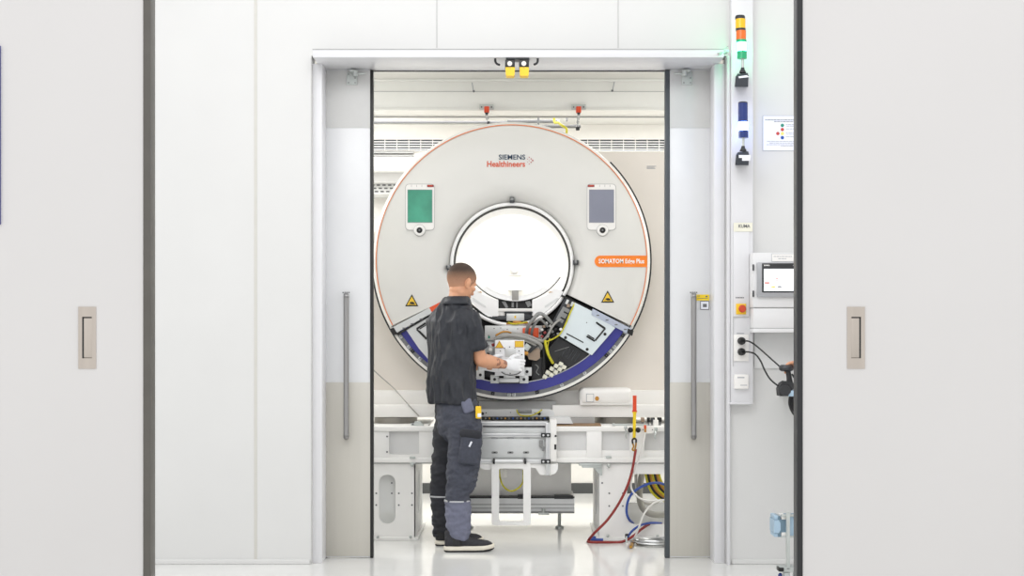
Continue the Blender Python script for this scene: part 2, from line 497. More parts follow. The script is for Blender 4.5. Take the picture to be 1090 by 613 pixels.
mb = MB('sign_blue').box((-1.75, 3.992, CAMZ + (HY - 239) / 375), (-1.4503, 4.0, CAMZ + (HY - 49) / 375), .001)
mb.build('wall_sign', label='blue edged sign at the left rim of the picture', cat='sign')

# rear bay
mb = MB('far_wall_paint').box((-3.2, 11.86, 0), (3.2, 12.0, 3.1)); mb.build('wall_far', label='white end wall of the bay behind the scanner', cat='wall', **S)
MB('far_wall_paint').box((-3.2, YW + .14, 0), (-3.06, 11.86, 3.1)).build('wall_left', label='left side wall of the bay', cat='wall', **S)
MB('far_wall_paint').box((3.06, YW + .14, 0), (3.2, 11.86, 3.1)).build('wall_right', label='right side wall of the bay', cat='wall', **S)
MB('ceiling_paint').box((-3.2, YW + .14, 3.1), (3.2, 12.0, 3.2)).build('ceiling', label='pale ceiling of the bay', cat='ceiling', **S)
MB('base_dark').box((-3.06, 11.845, 0), (3.06, 11.86, 0.087)).build('baseboard_far', label='dark grey skirting along the end wall of the bay', cat='skirting', **S)
mb = MB('beam_white').box((-3.06, 9.70, 2.893), (3.06, 10.02, 3.1), .002)
mb.box((-3.06, 9.68, 3.086), (3.06, 9.72, 3.1), .002).box((-3.06, 9.68, 2.884), (3.06, 9.72, 2.897), .002)
mb.use('seam_grey').box((-3.06, 9.6975, 3.0155), (3.06, 9.702, 3.0195)).box((-3.06, 10.005, 2.884), (3.06, 10.02, 2.894))
mb.build('trim_8', label='white boxed beam across the bay above the scanner', cat='beam', **S)
for i, (x, y0, y1) in enumerate(((503, 88, 97), (653, 87, 96.5))):
    mb = MB('ink_light').tube([W(x - 0.5 if i == 0 else x + 1, y0, 9.69), W(x + 1 if i == 0 else x - 1, y1, 9.69)], .003, 6, 0); mb.use('ink_grey').sphere(W(x + 1.3 if i == 0 else x - 1.2, y1, 9.69), .008, 8, 6)
    mb.build('pull_cord', label=('short cord on the white beam, above the left hook', 'short cord on the white beam, right of the right hook')[i], cat='cord')

# ventilation grille high on the end wall
g = empty('ventilation_grille', W(545, 160, 11.84), 'long slatted ventilation grille high on the end wall', 'grille')
mb = MB('dark_metal').fb(380, 148.2, 722, 160, 11.848, .012, 0); mb.build('back_plate', g)
mb = MB('cover_white').fb(378, 147.4, 724, 148.4, 11.82, .04, .002).fb(378, 159.8, 724, 160.6, 11.82, .04, .002); mb.build('frame', g)
mb = MB('stand_shade')
for k in range(4): mb.fb(380, 150.2 + k * 2.6, 722, 151.3 + k * 2.6, 11.825, .02, .001)
mb.build('slats', g)
mb = MB('cover_white')
for k in range(27): mb.fb(384 + k * 12.7, 148, 384.6 + k * 12.7, 160.4, 11.822, .02, 0)
mb.build('dividers', g)

# conduits below the ceiling
mb = MB('ink_grey').tube([W(380, 130.2, 11.0), W(560, 130.2, 11.0)], .011, 10, 0)
mb.build('conduit_pipe', label='thin dark conduit under the bay ceiling, left of the scanner top', cat='pipe')
mb = MB('ink_grey').tube([W(540, 129.2, 10.8), W(592, 129.2, 10.8), W(594, 129.2, 11)], .013, 10, 0).tube([W(560, 134.6, 10.7), W(618, 134.6, 10.7)], .013, 10, 0).cyl((.42, 10.8, W(0, 129.2, 10.8).z), (.42, 10.8, 3.1), .008).cyl((.2, 10.7, W(0, 134.6, 10.7).z), (.2, 10.7, 3.1), .008)
mb.build('conduit_pipe', label='pair of grey conduits behind the right hook', cat='pipe')
mb = MB('cable_yellow').tube([(.325, 10.62, 3.1), W(590, 128.7, 10.6), W(594, 130.5, 10.55), W(599, 134, 10.5), W(603, 137, 10.5), W(603, 142, 10.5)], .009, 8)
mb.build('earth_cable', label='short yellow green cable above the scanner rim by the right hook', cat='cable')

# equipment seen past the scanner's upper left
r = empty('wall_cabinet', W(405, 205, 11.6), 'white wall unit with perforated grille behind the upper left of the scanner', 'cabinet')
MB('bore_white').fb(370, 167, 440, 182, 11.3, .56, .01).build('housing', r)
MB('stand_shade').fb(370, 182, 436, 194.5, 11.42, .44, .004).build('lower_housing', r)
mb = MB('stand_grey').fb(370, 194.5, 432, 206.5, 11.5, .36, .003)
mb.use('ink_grey')
for j in range(3):
    for k in range(10):
        mb.fb(377 + k * 6 + j * 2, 196.2 + j * 3.4, 380.5 + k * 6 + j * 2, 197.8 + j * 3.4, 11.497, .004, 0)
mb.build('perforated_grille', r)
MB('seam_grey').fb(380, 161.4, 440, 163, 11.8, .06, 0).fb(380, 165, 440, 166, 11.8, .06, 0).build('top_ledge', r)

# fittings on the far wall seen through the bore
mb = MB('stand_shade').lathe(W(547.5, 287, 11.86), [(0.0, -.03), (.025, -.028), (.034, -.015), (.034, 0)], Vector((0, 1, 0)), 24)
mb.use('stand_grey').fb(540.5, 291.8, 555.5, 293, 11.85, .012, 0)
mb.build('wall_sensor', label='small round pale grey fitting on the end wall, seen through the bore', cat='wall fitting')
mb = MB('stand_grey').fb(544.5, 299.5, 552.5, 308.5, 11.78, .08, .008).fb(541, 307.6, 556, 309, 11.76, .1, .003)
mb.build('wall_dispenser', label='small pale dispenser on the end wall, seen through the bore below the round fitting', cat='dispenser')

# ------------------------------------------------------------------ the scanner
GY = 9.35
U = GY / F                       # metres per picture pixel at the scanner's face
DC = W(544.5, 277, GY)           # centre of the round cover
BC = W(545, 281, GY)             # centre of the bore
G = empty('ct_scanner', (DC.x, 9.6, 0.755), 'large white ring-shaped medical scanner with its lower front cover open', 'medical scanner')

def polar(c, r, a, Y):
    a = math.radians(a)
    return Vector((c.x + r * U * math.cos(a), Y, c.z + r * U * math.sin(a)))

# rear housing with the bore hole
mb = MB('housing_beige')
def zx(pts, Y=9.62): return [W(x, y, Y) for x, y in pts]
hole = [polar(BC, 64, -i * 10, 9.62) for i in range(36)]
mb.prism(zx([(382, 247), (414, 247), (442, 212), (476, 162), (735, 162), (735, 431), (382, 431)]), [hole], .36)
mb.build('rear_housing', G)
mb = MB('ink_light')
for i, (wd) in enumerate((10, 8, 9)): mb.fb(688.5, 176.6 + i * 1.2, 688.5 + wd, 177.2 + i * 1.2, 9.618, .002, 0)
mb.build('type_plate', G)
mb = MB('cover_white').fb(382, 431.2, 511, 444, 9.44, .46, .004).fb(588, 431.2, 735, 444, 9.44, .46, .004)
mb.fb(382, 415.5, 735, 430.6, 9.56, .4, .004)
mb.build('base_cover', G)
mb = MB('seam_grey').fb(382, 430.3, 735, 431.3, 9.555, .3, 0)
mb.build('base_seam', G)
# raised cover on the base, right
mb = MB('cover_white').fb(617, 413, 673.5, 431, 9.40, .2, .035, 4).fb(617.3, 425, 673, 431.2, 9.41, .2, .004)
mb.build('side_cover', G)
mb = MB('ink_light').fb(624, 419, 632.2, 427.8, 9.3985, .004, 0); mb.use('cover_white').fb(624.6, 419.6, 631.6, 427.2, 9.3978, .004, 0)
mb.build('outlined_sticker', G)
mb = MB('amber').prism([W(635.5 + 2.3 * math.cos(t * math.pi / 4), 424.2 + 2.5 * math.sin(t * math.pi / 4), 9.398) for t in range(8)], dep=.004)
mb.build('round_mark', G, label='small amber dot')
mb = MB('stand_shade').fb(616.5, 431.6, 674, 438.6, 9.49, .2, 0); mb.use('cover_white').fp([(616.5, 439), (674, 439), (674, 444), (612, 444)], 9.47, .2).fp([(616.5, 434), (620, 435), (626, 439), (616.5, 439)], 9.47, .1)
mb.build('base_recess', G)

# front cover: a ring sector with a flared inner edge, open over the lower third
prof = [(0.0, .10), (.03, .06), (.09, .022), (.17, .004), (.26, 0.0), (.5, 0.0), (.93, 0.0), (.965, .008), (.985, .022), (1.0, .05), (1.0, .24), (.97, .24), (.97, .075), (.93, .035), (.26, .035), (.1, .06), (.01, .12)]
A0, A1 = -28.6, 208.6
rings = []
for i in range(121):
    a = math.radians(A0 + (A1 - A0) * i / 120)
    ci, co = BC + Vector((math.cos(a), 0, math.sin(a))) * 65.5 * U, DC + Vector((math.cos(a), 0, math.sin(a))) * 148.4 * U
    rings.append([ci.lerp(co, u) + Vector((0, d, 0)) for u, d in prof])
mb = MB('gantry_white').loops(rings)
mb.build('front_cover', G, sharp=40)
# white rim below the opening
def arc_band(mb, r0, r1, a0, a1, Y, dep, n=60, c=DC):
    o = [polar(c, r1, a0 + (a1 - a0) * i / n, Y) for i in range(n + 1)] + [polar(c, r0, a1 + (a0 - a1) * i / n, Y) for i in range(n + 1)]
    # built as quads to stay clean
    f = [[polar(c, r, a0 + (a1 - a0) * i / n, Y + d) for r, d in ((r0, 0), (r1, 0), (r1, dep), (r0, dep))] for i in range(n + 1)]
    return mb.loops(f)
arc_band(MB('gantry_rim'), 145.6, 148.4, A1, A0 + 360, GY + .03, .2).build('lower_rim', G)
arc_band(MB('orange_line'), 143.7, 144.6, A0, A1, GY - .0015, .006, 120).build('orange_line', G, label='thin orange line round the cover')
arc_band(MB('black_satin'), 148.4, 150.2, 172, 405, GY + .06, .12, 120).build('rim_gap', G, label='dark gap line round the rim')  # black band stands in for the dark gap between rim and housing

# bore: white entry ring, dark joint line, tube, cradle
ring = lambda mb, pr, n=96, a0=0, a1=360: mb.lathe(Vector((BC.x, 0, BC.z)), [(r * U, y) for r, y in pr], Vector((0, 1, 0)), n, a0, a1)
mb = MB('bore_white')
ring(mb, [(62.6, 9.40), (63.2, 9.385), (64.6, 9.382), (66, 9.39), (66.5, 9.41), (66.5, 9.445), (62.6, 9.445), (62.6, 9.40)])
mb.build('bore_ring', G, label='white entry ring')
mb = MB('black'); ring(mb, [(62.8, 9.40), (60.7, 9.42), (60.7, 9.445), (62.8, 9.445), (62.8, 9.40)]); mb.build('bore_joint', G, label='black joint line')
mb = MB('bore_white'); ring(mb, [(61.6, 9.446), (61.6, 10.02), (63.4, 10.02), (63.4, 9.446), (61.6, 9.446)]); mb.build('bore_tube', G)
mb = MB('black'); ring(mb, [(69, 9.50), (76, 9.50), (76, 9.60), (69, 9.60), (69, 9.50)], 60)
mb.build('bore_gap', G, label='black gap under the bore ring')
# curved table trough across the lower bore
tc = W(548.5, 263, GY)
mb = MB('bore_white')
def trough(mb, r0, r1, Y0, Y1, a0=213, a1=327, n=40):
    f = [[polar(tc, r, a0 + (a1 - a0) * i / n, y) for r, y in ((r0, Y0), (r1, Y0), (r1, Y1), (r0, Y1))] for i in range(n + 1)]
    return mb.loops(f)
trough(mb, 55.8, 57.2, 9.42, 9.62); trough(mb, 51.5, 55.8, 9.43, 9.45, 232, 308)
mb.build('table_trough', G)
mb = MB('black'); trough(mb, 57.2, 58.2, 9.425, 9.6); mb.build('trough_edge', G, label='black under-edge of the trough')
mb = MB('hose_grey').fb(545, 309, 552, 319.8, 9.419, .03, .002); mb.build('centre_strip', G, label='grey strip')
# lower bore shroud: two white cheeks with slots, dark works between
for s in (1, -1):
    X = lambda x: 548.5 + s * (x - 548.5)
    pts = [(582, 314), (590, 306), (601, 311)]
    pts += [(545 + 64.5 * math.cos(math.radians(t)), 281 + 64.5 * math.sin(math.radians(t))) for t in (30, 35, 40, 45, 50, 55, 60)]
    pts += [(572, 337.5), (566.5, 336), (566.5, 319.5), (573, 317.5)]
    mb = MB('bore_white').fp([(X(x), y) for x, y in pts], 9.405, .05); mb.build('bore_cheek', G, label='white cheek below the bore, %s' % ('right' if s > 0 else 'left'))
    mb = MB('stand_grey').fp([(X(x), y) for x, y in [(580, 325.5), (592, 317.5), (594.5, 317), (593, 320), (581, 327.5), (579.5, 327.5)]], 9.402, .004); mb.build('cheek_slot', G)
    mb = MB('amber').fp([(X(x), y) for x, y in [(583, 311.5), (585, 310.2), (589, 311)]], 9.402, .004); mb.build('cheek_mark', G)
mb = MB('black').fb(530, 319, 567, 346, 9.46, .04, 0); mb.build('gear_recess', G)
mb = MB('mid_metal').fp([(534, 321), (538, 320.5), (541, 327), (538.5, 328)], 9.45, .02).fp([(559, 321), (564, 320), (566, 325), (562, 327)], 9.45, .02).fb(544.5, 319, 547, 327, 9.44, .02, .001).fb(549.5, 321, 551, 328, 9.44, .02, .001)
mb.build('gear_parts', G)
mb = MB('cover_white').fb(530.5, 328.2, 566.5, 331.6, 9.40, .06, .003).fb(530.5, 331.6, 537.5, 336.2, 9.41, .05, .002); mb.build('cross_bar', G)
mb = MB('dark_metal').fb(524, 336.5, 541, 340.5, 9.40, .05, .003).fb(556, 332.5, 566, 340.5, 9.41, .05, .003).fb(536.8, 332, 567, 333.3, 9.39, .05, .001)
mb.build('linear_guide', G)
mb = MB('plate_grey').fb(539, 333.6, 558, 341.6, 9.385, .06, .003); mb.use('signal_yellow').fb(547.5, 336, 549.3, 338.8, 9.384, .002, 0)
mb.build('drive_box', G)
mb = MB('amber').tube([W(539, 344.6, 9.385), W(562, 343.4, 9.385)], .007, 8, 0).fb(546, 341.6, 554.5, 344.6, 9.375, .03, .003); mb.use('cable_yellow').tube([W(541, 343, 9.38), W(548, 345, 9.37), (W(561, 342.6, 9.38))], .005, 8)
mb.build('lead_screw', G, label='brass coloured lead screw')

# inside of the open wedge
mb = MB('rubber')
arc_band(mb, 63, 131, 209, 331, 9.56, .04, 60)
mb.build('wedge_backplate', G, label='dark back of the open wedge')
mb = MB('blue_band'); arc_band(mb, 131, 141.3, 210.5, 329.5, GY + .02, .12, 60); mb.build('blue_band', G, label='indigo curved band')
mb = MB('steel'); arc_band(mb, 130.2, 131, 211, 329, GY + .015, .1, 60); mb.build('band_lip', G)
mb = MB('mid_metal'); arc_band(mb, 141.3, 145.6, 209, 331, GY + .05, .1, 60); mb.build('rim_channel', G)
k = 0
for a in (212.5, 214.5, 220, 222.5, 227, 236, 262, 269, 271, 281, 292, 303, 315, 317.5, 320, 326, 328):
    mb = MB('plate_grey' if k % 3 else 'black_satin')
    c = polar(DC, 143.4, a, GY + .035)
    R = Matrix.Rotation(math.radians(-(a - 270)), 3, 'Y')
    mb.box((c.x - .012, c.y, c.z - .011), (c.x + .012, c.y + .03, c.z + .011), .003, 2, R)
    mb.use('ink_grey').sphere((c.x, c.y, c.z), .004, 8, 6)
    mb.build('rim_clip', G); k += 1

# cut edges: sloped bars left and right
mb = MB('plate_lilac').fp([(631, 328.5), (672.5, 350), (669, 355.5), (629.5, 335)], GY - .005, .07); mb.use('black').fp([(598, 313.5), (673, 350.5), (674, 352), (631, 330.2), (597, 315.5)], GY + .01, .03)
mb.use('ink_grey')
for t in (.1, .35, .6, .85): mb.fb(631 + 39 * t, 333 + 20 * t, 634 + 39 * t, 334.2 + 20 * t, GY - .007, .004, 0)
mb.use('black').fp([(668.5, 349.5), (674.5, 352), (673, 357.5), (667.5, 354.5)], GY - .008, .05)
mb.build('cover_rail', G, label='pale blue grey rail on the right cut edge')
mb = MB('plate_grey').fp([(417.5, 348.5), (457, 327.5), (460, 333), (420.5, 355)], GY - .005, .07); mb.use('black').fp([(415.5, 350.5), (491, 313.5), (492, 315.5), (416.5, 352.3)], GY + .01, .03)
mb.use('ink_grey')
for t in (.22, .45, .7): mb.fb(420 + 38 * t, 353 - 20 * t, 423.5 + 38 * t, 354.3 - 20 * t, GY - .007, .004, 0)
mb.use('black').fp([(415.5, 350), (419, 348.5), (423, 355), (419, 357)], GY - .008, .05).fp([(423, 354.6), (459.5, 334.4), (459.8, 335.6), (424, 356.3)], GY - .006, .02)
mb.build('cover_rail', G, label='silver rail on the left cut edge')
mb = MB('signal_orange').fp([(456, 328), (474, 318.6), (476, 324), (459, 336)], GY - .004, .05); mb.build('orange_lug', G, label='orange red block behind the left shoulder')

def bent_slots(mb, P, Y):
    for a, b, wd in P:
        mb.tube([W(*a, Y), W(*b, Y)], wd, 6, 0)
    return mb
mb = MB('plate_pale').fp([(612, 322), (631, 331.5), (655, 349), (630, 378), (595.5, 357.5)], GY + .0, .05)
mb.use('black')
bent_slots(mb, [((634.5, 343), (644, 349.3), .006), ((644.3, 349.3), (633.5, 362.5), .006), ((633, 363), (624.5, 358), .006), ((635.5, 344.5), (643.3, 350), .003), ((625.5, 356.4), (632.5, 360.6), .004)], GY - .002)
bent_slots(mb, [((603, 355), (621, 364.5), .004)], GY - .001)
for x, y in ((602, 359.3), (625, 371.8), (644, 355.6)): mb.cyl(W(x, y, GY + .01), W(x, y, GY - .004), .010, n=14)
mb.use('ink_grey').sphere(W(624.5, 343.2, GY), .004, 8, 6)
mb.build('cover_plate', G, label='pale blue white plate with dark slots, right')
mb = MB('plate_grey').fp([(432, 350.5), (459, 335), (474, 328), (480, 400), (459, 386), (446, 371)], GY + .0, .05)
mb.use('black'); bent_slots(mb, [((443.5, 350), (453, 343.8), .007), ((443.5, 350.4), (454, 361), .006), ((447, 350), (455.5, 344.6), .003), ((446.5, 352), (455.5, 361), .003)], GY - .002)
mb.build('cover_plate', G, label='pale plate with dark slots, left of the worker')

# black ribbed box, right of the module
mb = MB('rubber').fp([(594, 358.5), (629, 378.5), (606, 392), (585, 384), (583.5, 372)], GY + .03, .06)
mb.use('dark_metal')
for t in range(5): mb.tube([W(604 + t * 3.4, 369 + t * 1.9, GY + .028), W(598 + t * 3.4, 379 + t * 1.5, GY + .028)], .004, 6, 0)
mb.use('mid_metal').tube([W(590.5, 374, GY + .026), W(606, 369.2, GY + .026)], .0025, 6, 0)
mb.use('black').fp([(594, 380), (597, 377.5), (605, 390), (601, 391.5)], GY + .01, .03)
mb.build('ribbed_box', G)
mb = MB('tape')
for i, (x, y) in enumerate(((580, 401), (583, 396.5), (587.5, 392.5), (592, 389.5), (597, 387.5), (587, 399), (591.5, 396), (596, 393), (600.5, 390.8))):
    mb.fb(x - 2.3, y - 2.2, x + 2.3, y + 2.2, GY + .0 + .003 * (i % 3), .05, .005, 2, Matrix.Rotation(math.radians(28), 3, 'Y'))
mb.use('ink_light')
for i, (x, y) in enumerate(((582, 398.5), (590, 393.5), (597, 390))): mb.fb(x - .8, y - .8, x + .8, y + .8, GY - .004, .01, 0)
mb.build('connector_block', G, label='cream plug connectors')
# duct running up the right cut edge
mb = MB('dark_metal').fp([(602, 316), (613.5, 322), (598, 349), (587.5, 343.5)], GY + .025, .05)
mb.use('mid_metal').fp([(599.5, 326), (607, 330), (598.5, 344), (591.5, 340)], GY + .012, .03)
mb.use('plate_grey').fp([(603.5, 318.5), (606, 319.5), (603.8, 324), (601.5, 323)], GY + .01, .02).fp([(609, 320.8), (611.5, 322), (609, 326.4), (606.8, 325.4)], GY + .01, .02)
mb.use('tan').fb(603.5, 323.6, 606.6, 327, GY + .008, .02, .002); mb.use('black').fp([(600.5, 331), (605.5, 333.6), (604.8, 335), (599.7, 332.4)], GY + .009, .02).fp([(597, 337), (602, 339.6), (601.3, 341), (596.3, 338.4)], GY + .009, .02)
mb.build('cable_duct_section', G)
# mounting plate, orange block, black plate, tan plate
mb = MB('plate_grey').fb(516, 346.5, 577, 362, GY + .03, .03, .003).fb(516, 362, 527, 390, GY + .06, .03, .003)
mb.use('ink_grey')
for x, y in ((536, 352), (540, 350.5), (551, 350), (520, 357), (526, 349.5), (533, 349)): mb.sphere(W(x, y, GY + .03), .004, 8, 6)
mb.use('dot_green').fb(519.4, 357.6, 521.6, 360, GY + .028, .004, 0)
mb.build('mounting_plate', G)
mb = MB('signal_orange').fb(556.5, 349, 573.5, 359.2, GY + .0, .03, .003); mb.build('orange_block', G, label='orange block behind the hoses')
mb = MB('black_satin').fb(566, 381, 580.5, 406, GY + .03, .04, .003).fp([(560, 372.5), (569, 364.5), (573, 368.5), (564, 376)], GY - .05, .05)
mb.use('mid_metal').tube([W(570, 388, GY + .02), W(573, 391, GY + .02), W(571, 396, GY + .02), W(574, 399, GY + .02)], .004, 6)
mb.build('motor_mount', G)
mb = MB('tan').fp([(561, 377), (569, 370), (574.5, 370.5), (575, 381), (571, 384), (563, 382.5)], GY - .03, .04); mb.build('tan_bracket', G)
# small connectors clustered above the ribbed box
random.seed(4)
mb = MB()
for i, (x, y) in enumerate(((577, 351), (580, 354), (584, 351.5), (588, 353), (591.5, 350.5), (579, 347.5), (586, 347), (583, 357.5), (577, 358), (590, 357), (594, 355.5), (575.5, 354.5), (587.5, 343.8), (597, 350.5), (581.5, 344))):
    mb.use(('cover_white', 'maroon', 'black', 'mid_metal', 'black', 'tan', 'cover_white')[i % 7])
    mb.fb(x - 1.5, y - 1.4, x + 1.5, y + 1.4, GY - .02 - .01 * (i % 3), .03, .004, 2, Matrix.Rotation(random.uniform(-.6, .6), 3, 'Y'))
    mb.build('terminal', G); mb = MB()

for i, (x, y) in enumerate(((519, 368), (522, 372), (519.5, 377), (524, 380), (521, 384), (525, 367), (520, 390), (513, 371), (512, 378), (514, 386))):
    mb.use(('mid_metal', 'cover_white', 'black', 'dot_blue', 'mid_metal', 'maroon')[i % 6])
    mb.fb(x - 1.7, y - 1.6, x + 1.7, y + 1.6, GY - .02 - .01 * (i % 3), .04, .004, 2, Matrix.Rotation(random.uniform(-.5, .5), 3, 'Y'))
    mb.build('terminal', G); mb = MB()
# hoses
for P, r, m in ((((527, 361, 9.3), (533, 357.5, 9.27), (545, 356.6, 9.26), (558, 358.8, 9.26), (570, 363.5, 9.28), (575.5, 367, 9.3), (576, 371, 9.34)), .011, 'hose_grey'),
                (((530, 359.5, 9.33), (542, 358.6, 9.29), (556, 361.2, 9.28), (568, 366, 9.3), (573.5, 370.5, 9.33), (573.5, 374, 9.36)), .010, 'cable_grey'),
                (((528, 357, 9.36), (534, 355.2, 9.33), (548, 354.8, 9.3), (562, 357.5, 9.3), (573, 362, 9.31), (579, 363, 9.33)), .011, 'hose_grey'),
                (((561, 360, 9.36), (560.5, 353, 9.33), (563, 346, 9.3), (569, 338, 9.28), (574, 333.6, 9.28), (580, 336, 9.29), (586, 342.5, 9.31), (588, 346, 9.34)), .012, 'mid_metal'),
                (((566.5, 360, 9.36), (566, 354, 9.33), (568, 347, 9.3), (573, 340.5, 9.28), (577, 341, 9.29), (583, 347.5, 9.32)), .009, 'mid_metal'),
                (((577, 363, 9.33), (583, 357, 9.32), (587, 349, 9.31), (592, 343, 9.33), (597, 340, 9.36)), .008, 'hose_grey')):
    MB(m).tube([W(*p) for p in P], r, 10).build('hose', G)
for P, r in ((((580, 364, 9.32), (588, 361, 9.31), (596, 355.5, 9.32), (602, 345, 9.33), (607, 333, 9.33), (612, 322.5, 9.36)), .005),
             (((580, 362, 9.31), (581.5, 370, 9.31), (584, 378, 9.31), (588.5, 386.5, 9.34)), .009),
             (((585, 360, 9.34), (583, 370, 9.33), (586, 382, 9.34)), .004)):
    MB('cable_yellow').tube([W(*p) for p in P], r, 8).build('earth_lead', G, label='yellow green lead')
MB('amber').tube([W(528, 357, 9.28), W(534, 353.5, 9.27), W(540, 353, 9.27), W(544, 354.5, 9.28)], .006, 8).build('amber_lead', G, label='amber lead')
mb = MB('cable_black').tube([W(577.5, 366, 9.33), W(579, 376, 9.33), W(578, 392, 9.35), W(580, 403, 9.37)], .008, 8); mb.build('hose', G)

# the white module the worker is handling
YM = 9.165
mod = MB('module_white').fb(526.8, 362, 558.3, 400, YM, .22, .004)
mod.build('drive_module', G)
DM = [o for o in G.children if o.name.startswith('drive_module')][0]
def warn(parent, cx, cy, wd, ht, Y, kind='hand', name='warning_triangle'):
    mb = MB('black' if kind == 'hand' else 'amber').fp([(cx - wd / 2, cy + ht / 2), (cx + wd / 2, cy + ht / 2), (cx, cy - ht / 2)], Y, .003)
    mb.use('warn_yellow').fp([(cx - wd * .37, cy + ht * .405), (cx + wd * .37, cy + ht * .405), (cx, cy - ht * .33)], Y - .001, .002)
    mb.use('black')
    if kind == 'hand':
        mb.fp([(cx - wd * .16, cy + ht * .16), (cx + wd * .05, cy + ht * .12), (cx + wd * .2, cy + ht * .2), (cx + wd * .22, cy + ht * .3), (cx - wd * .02, cy + ht * .31), (cx - wd * .16, cy + ht * .24)], Y - .002, .002)
        mb.fp([(cx - wd * .24, cy + ht * .33), (cx + wd * .26, cy + ht * .33), (cx + wd * .26, cy + ht * .365), (cx - wd * .24, cy + ht * .365)], Y - .002, .002)
    return mb.build(name, parent, label='yellow warning triangle')
warn(DM, 531.6, 366.4, 9.5, 8, YM - .003, 'plain')
mb = MB('amber').fb(548, 362.8, 557.4, 369.6, YM - .003, .003, 0); mb.use('warn_yellow').fb(548.5, 363.3, 556.9, 369.1, YM - .004, .003, 0)
mb.build('warning_label', DM, label='yellow warning label')
mb = MB('ink_grey')
for x, y in ((529.5, 377.5), (532.5, 373.5), (537, 370.5), (542.5, 369.3), (548, 370.5), (552.5, 373.5), (555.5, 377.5), (544, 381.5), (530, 395), (543, 397.5)): mb.cyl(W(x, y, YM + .002), W(x, y, YM - .003), .0042, n=10)
mb.build('bolts', DM)
mb = MB('plate_grey').fb(537.5, 370.6, 549.5, 380, YM - .004, .01, .003); mb.build('raised_pad', DM)
mb = MB('dark_metal').tube([W(531, 393, YM - .003), W(536, 397.5, YM - .003), W(543, 399.3, YM - .003), W(551, 398, YM - .003), W(556, 394, YM - .003)], .003, 6); mb.build('arc_seam', DM)
mb = MB('galv').cyl(W(559, 372, YM + .06), W(563, 367, YM + .06), .02); mb.use('amber').cyl(W(558, 375.5, YM + .05), W(562, 376.5, YM + .05), .012)
mb.build('plug', DM)
# tray below the module
for x0, y0, x1, y1, yy in ((522, 399.5, 531, 408, GY - .10), (553, 399.5, 562.5, 408, GY - .10), (507, 394, 515.5, 404, GY - .02), (556, 391, 566, 400, GY - .04)):
    mb = MB('plate_grey').fb(x0, y0, x1, y1, yy, .14, .003); mb.use('black').cyl(W((x0 + x1) / 2, (y0 + y1) / 2, yy + .01), W((x0 + x1) / 2, (y0 + y1) / 2, yy - .006), .010, n=14)
    mb.build('carriage_bracket', G)
mb = MB('black_satin').fb(514, 393.5, 529, 401, GY + .0, .05, .003).fb(529, 406.6, 558, 408.4, GY - .085, .06, 0); mb.build('carriage_bed', G)
mb = MB('alu').fb(530.5, 402.5, 552.8, 407.2, GY - .13, .05, .008).fb(536, 399.5, 548.5, 402.5, GY - .12, .05, .003); mb.build('carriage_bar', G, label='bright silver bar under the module')

# control panels with screen, knob and red key
for cx, sm, lab, rs in ((447, 'screen_green', 'control panel with green screen, left', 1), (640.3, 'screen_slate', 'control panel with blue grey screen, right', -1)):
    mb = MB('seam_grey')
    mb.fp(rrect(cx - 15.6, 195.6, cx + 15.6, 245.2, 4, 5), GY - .003, .02)
    mb.use('cover_white').fp(rrect(cx - 15.0, 196.2, cx + 15.0, 244.6, 3.6, 5), GY - .012, .02)
    mb.build('control_panel', G, label=lab)
    CP = [o for o in G.children if o.name.startswith('control_panel')][-1]
    CP = sorted([o for o in G.children if o.name.startswith('control_panel')], key=lambda o: o.name)[-1]
    mb = MB('bezel_grey').fb(cx - 13.4, 201.6, cx + 13.4, 237.1, GY - .0135, .004, .0); mb.use(sm).fb(cx - 12.9, 202.1, cx + 12.9, 236.6, GY - .0145, .004, .0); mb.build('screen', CP)
    kx = cx - .6 * rs + .3
    mb = MB('seam_grey').lathe(W(kx, 245.2, GY), [(0, -.016), (.036, -.016), (.0395, -.012), (.040, 0)], Vector((0, 1, 0)), 32)
    mb.use('cover_white').lathe(W(kx, 245.2, GY), [(0, -.019), (.033, -.019), (.036, -.016), (.037, -.006)], Vector((0, 1, 0)), 32); mb.build('knob_ring', CP)
    mb = MB('black').lathe(W(kx, 245.2, GY), [(0, -.026), (.012, -.027), (.018, -.024), (.020, -.018), (.020, -.01)], Vector((0, 1, 0)), 24); mb.use('ink_grey').lathe(W(kx, 245.2, GY), [(0, -.029), (.006, -.028), (.006, -.02)], Vector((0, 1, 0)), 16); mb.build('knob', CP)
    x0 = cx + 7.6 * rs
    mb = MB('maroon').fb(min(x0, x0 + 7 * rs), 196.6, max(x0, x0 + 7 * rs), 199, GY - .0145, .004, .0); mb.use('red_button').fb(cx + 9 * rs - (0 if rs > 0 else 4), 197.2, cx + 9 * rs + (4 if rs > 0 else 0), 198.3, GY - .0155, .004, 0); mb.build('red_key', CP)
    mb = MB('seam_grey')
    for t in (-9, -3.5, 2): mb.fb(cx + t * rs - .25, 196.6, cx + t * rs + .25, 199, GY - .0125, .002, 0)
    mb.build('soft_keys', CP)
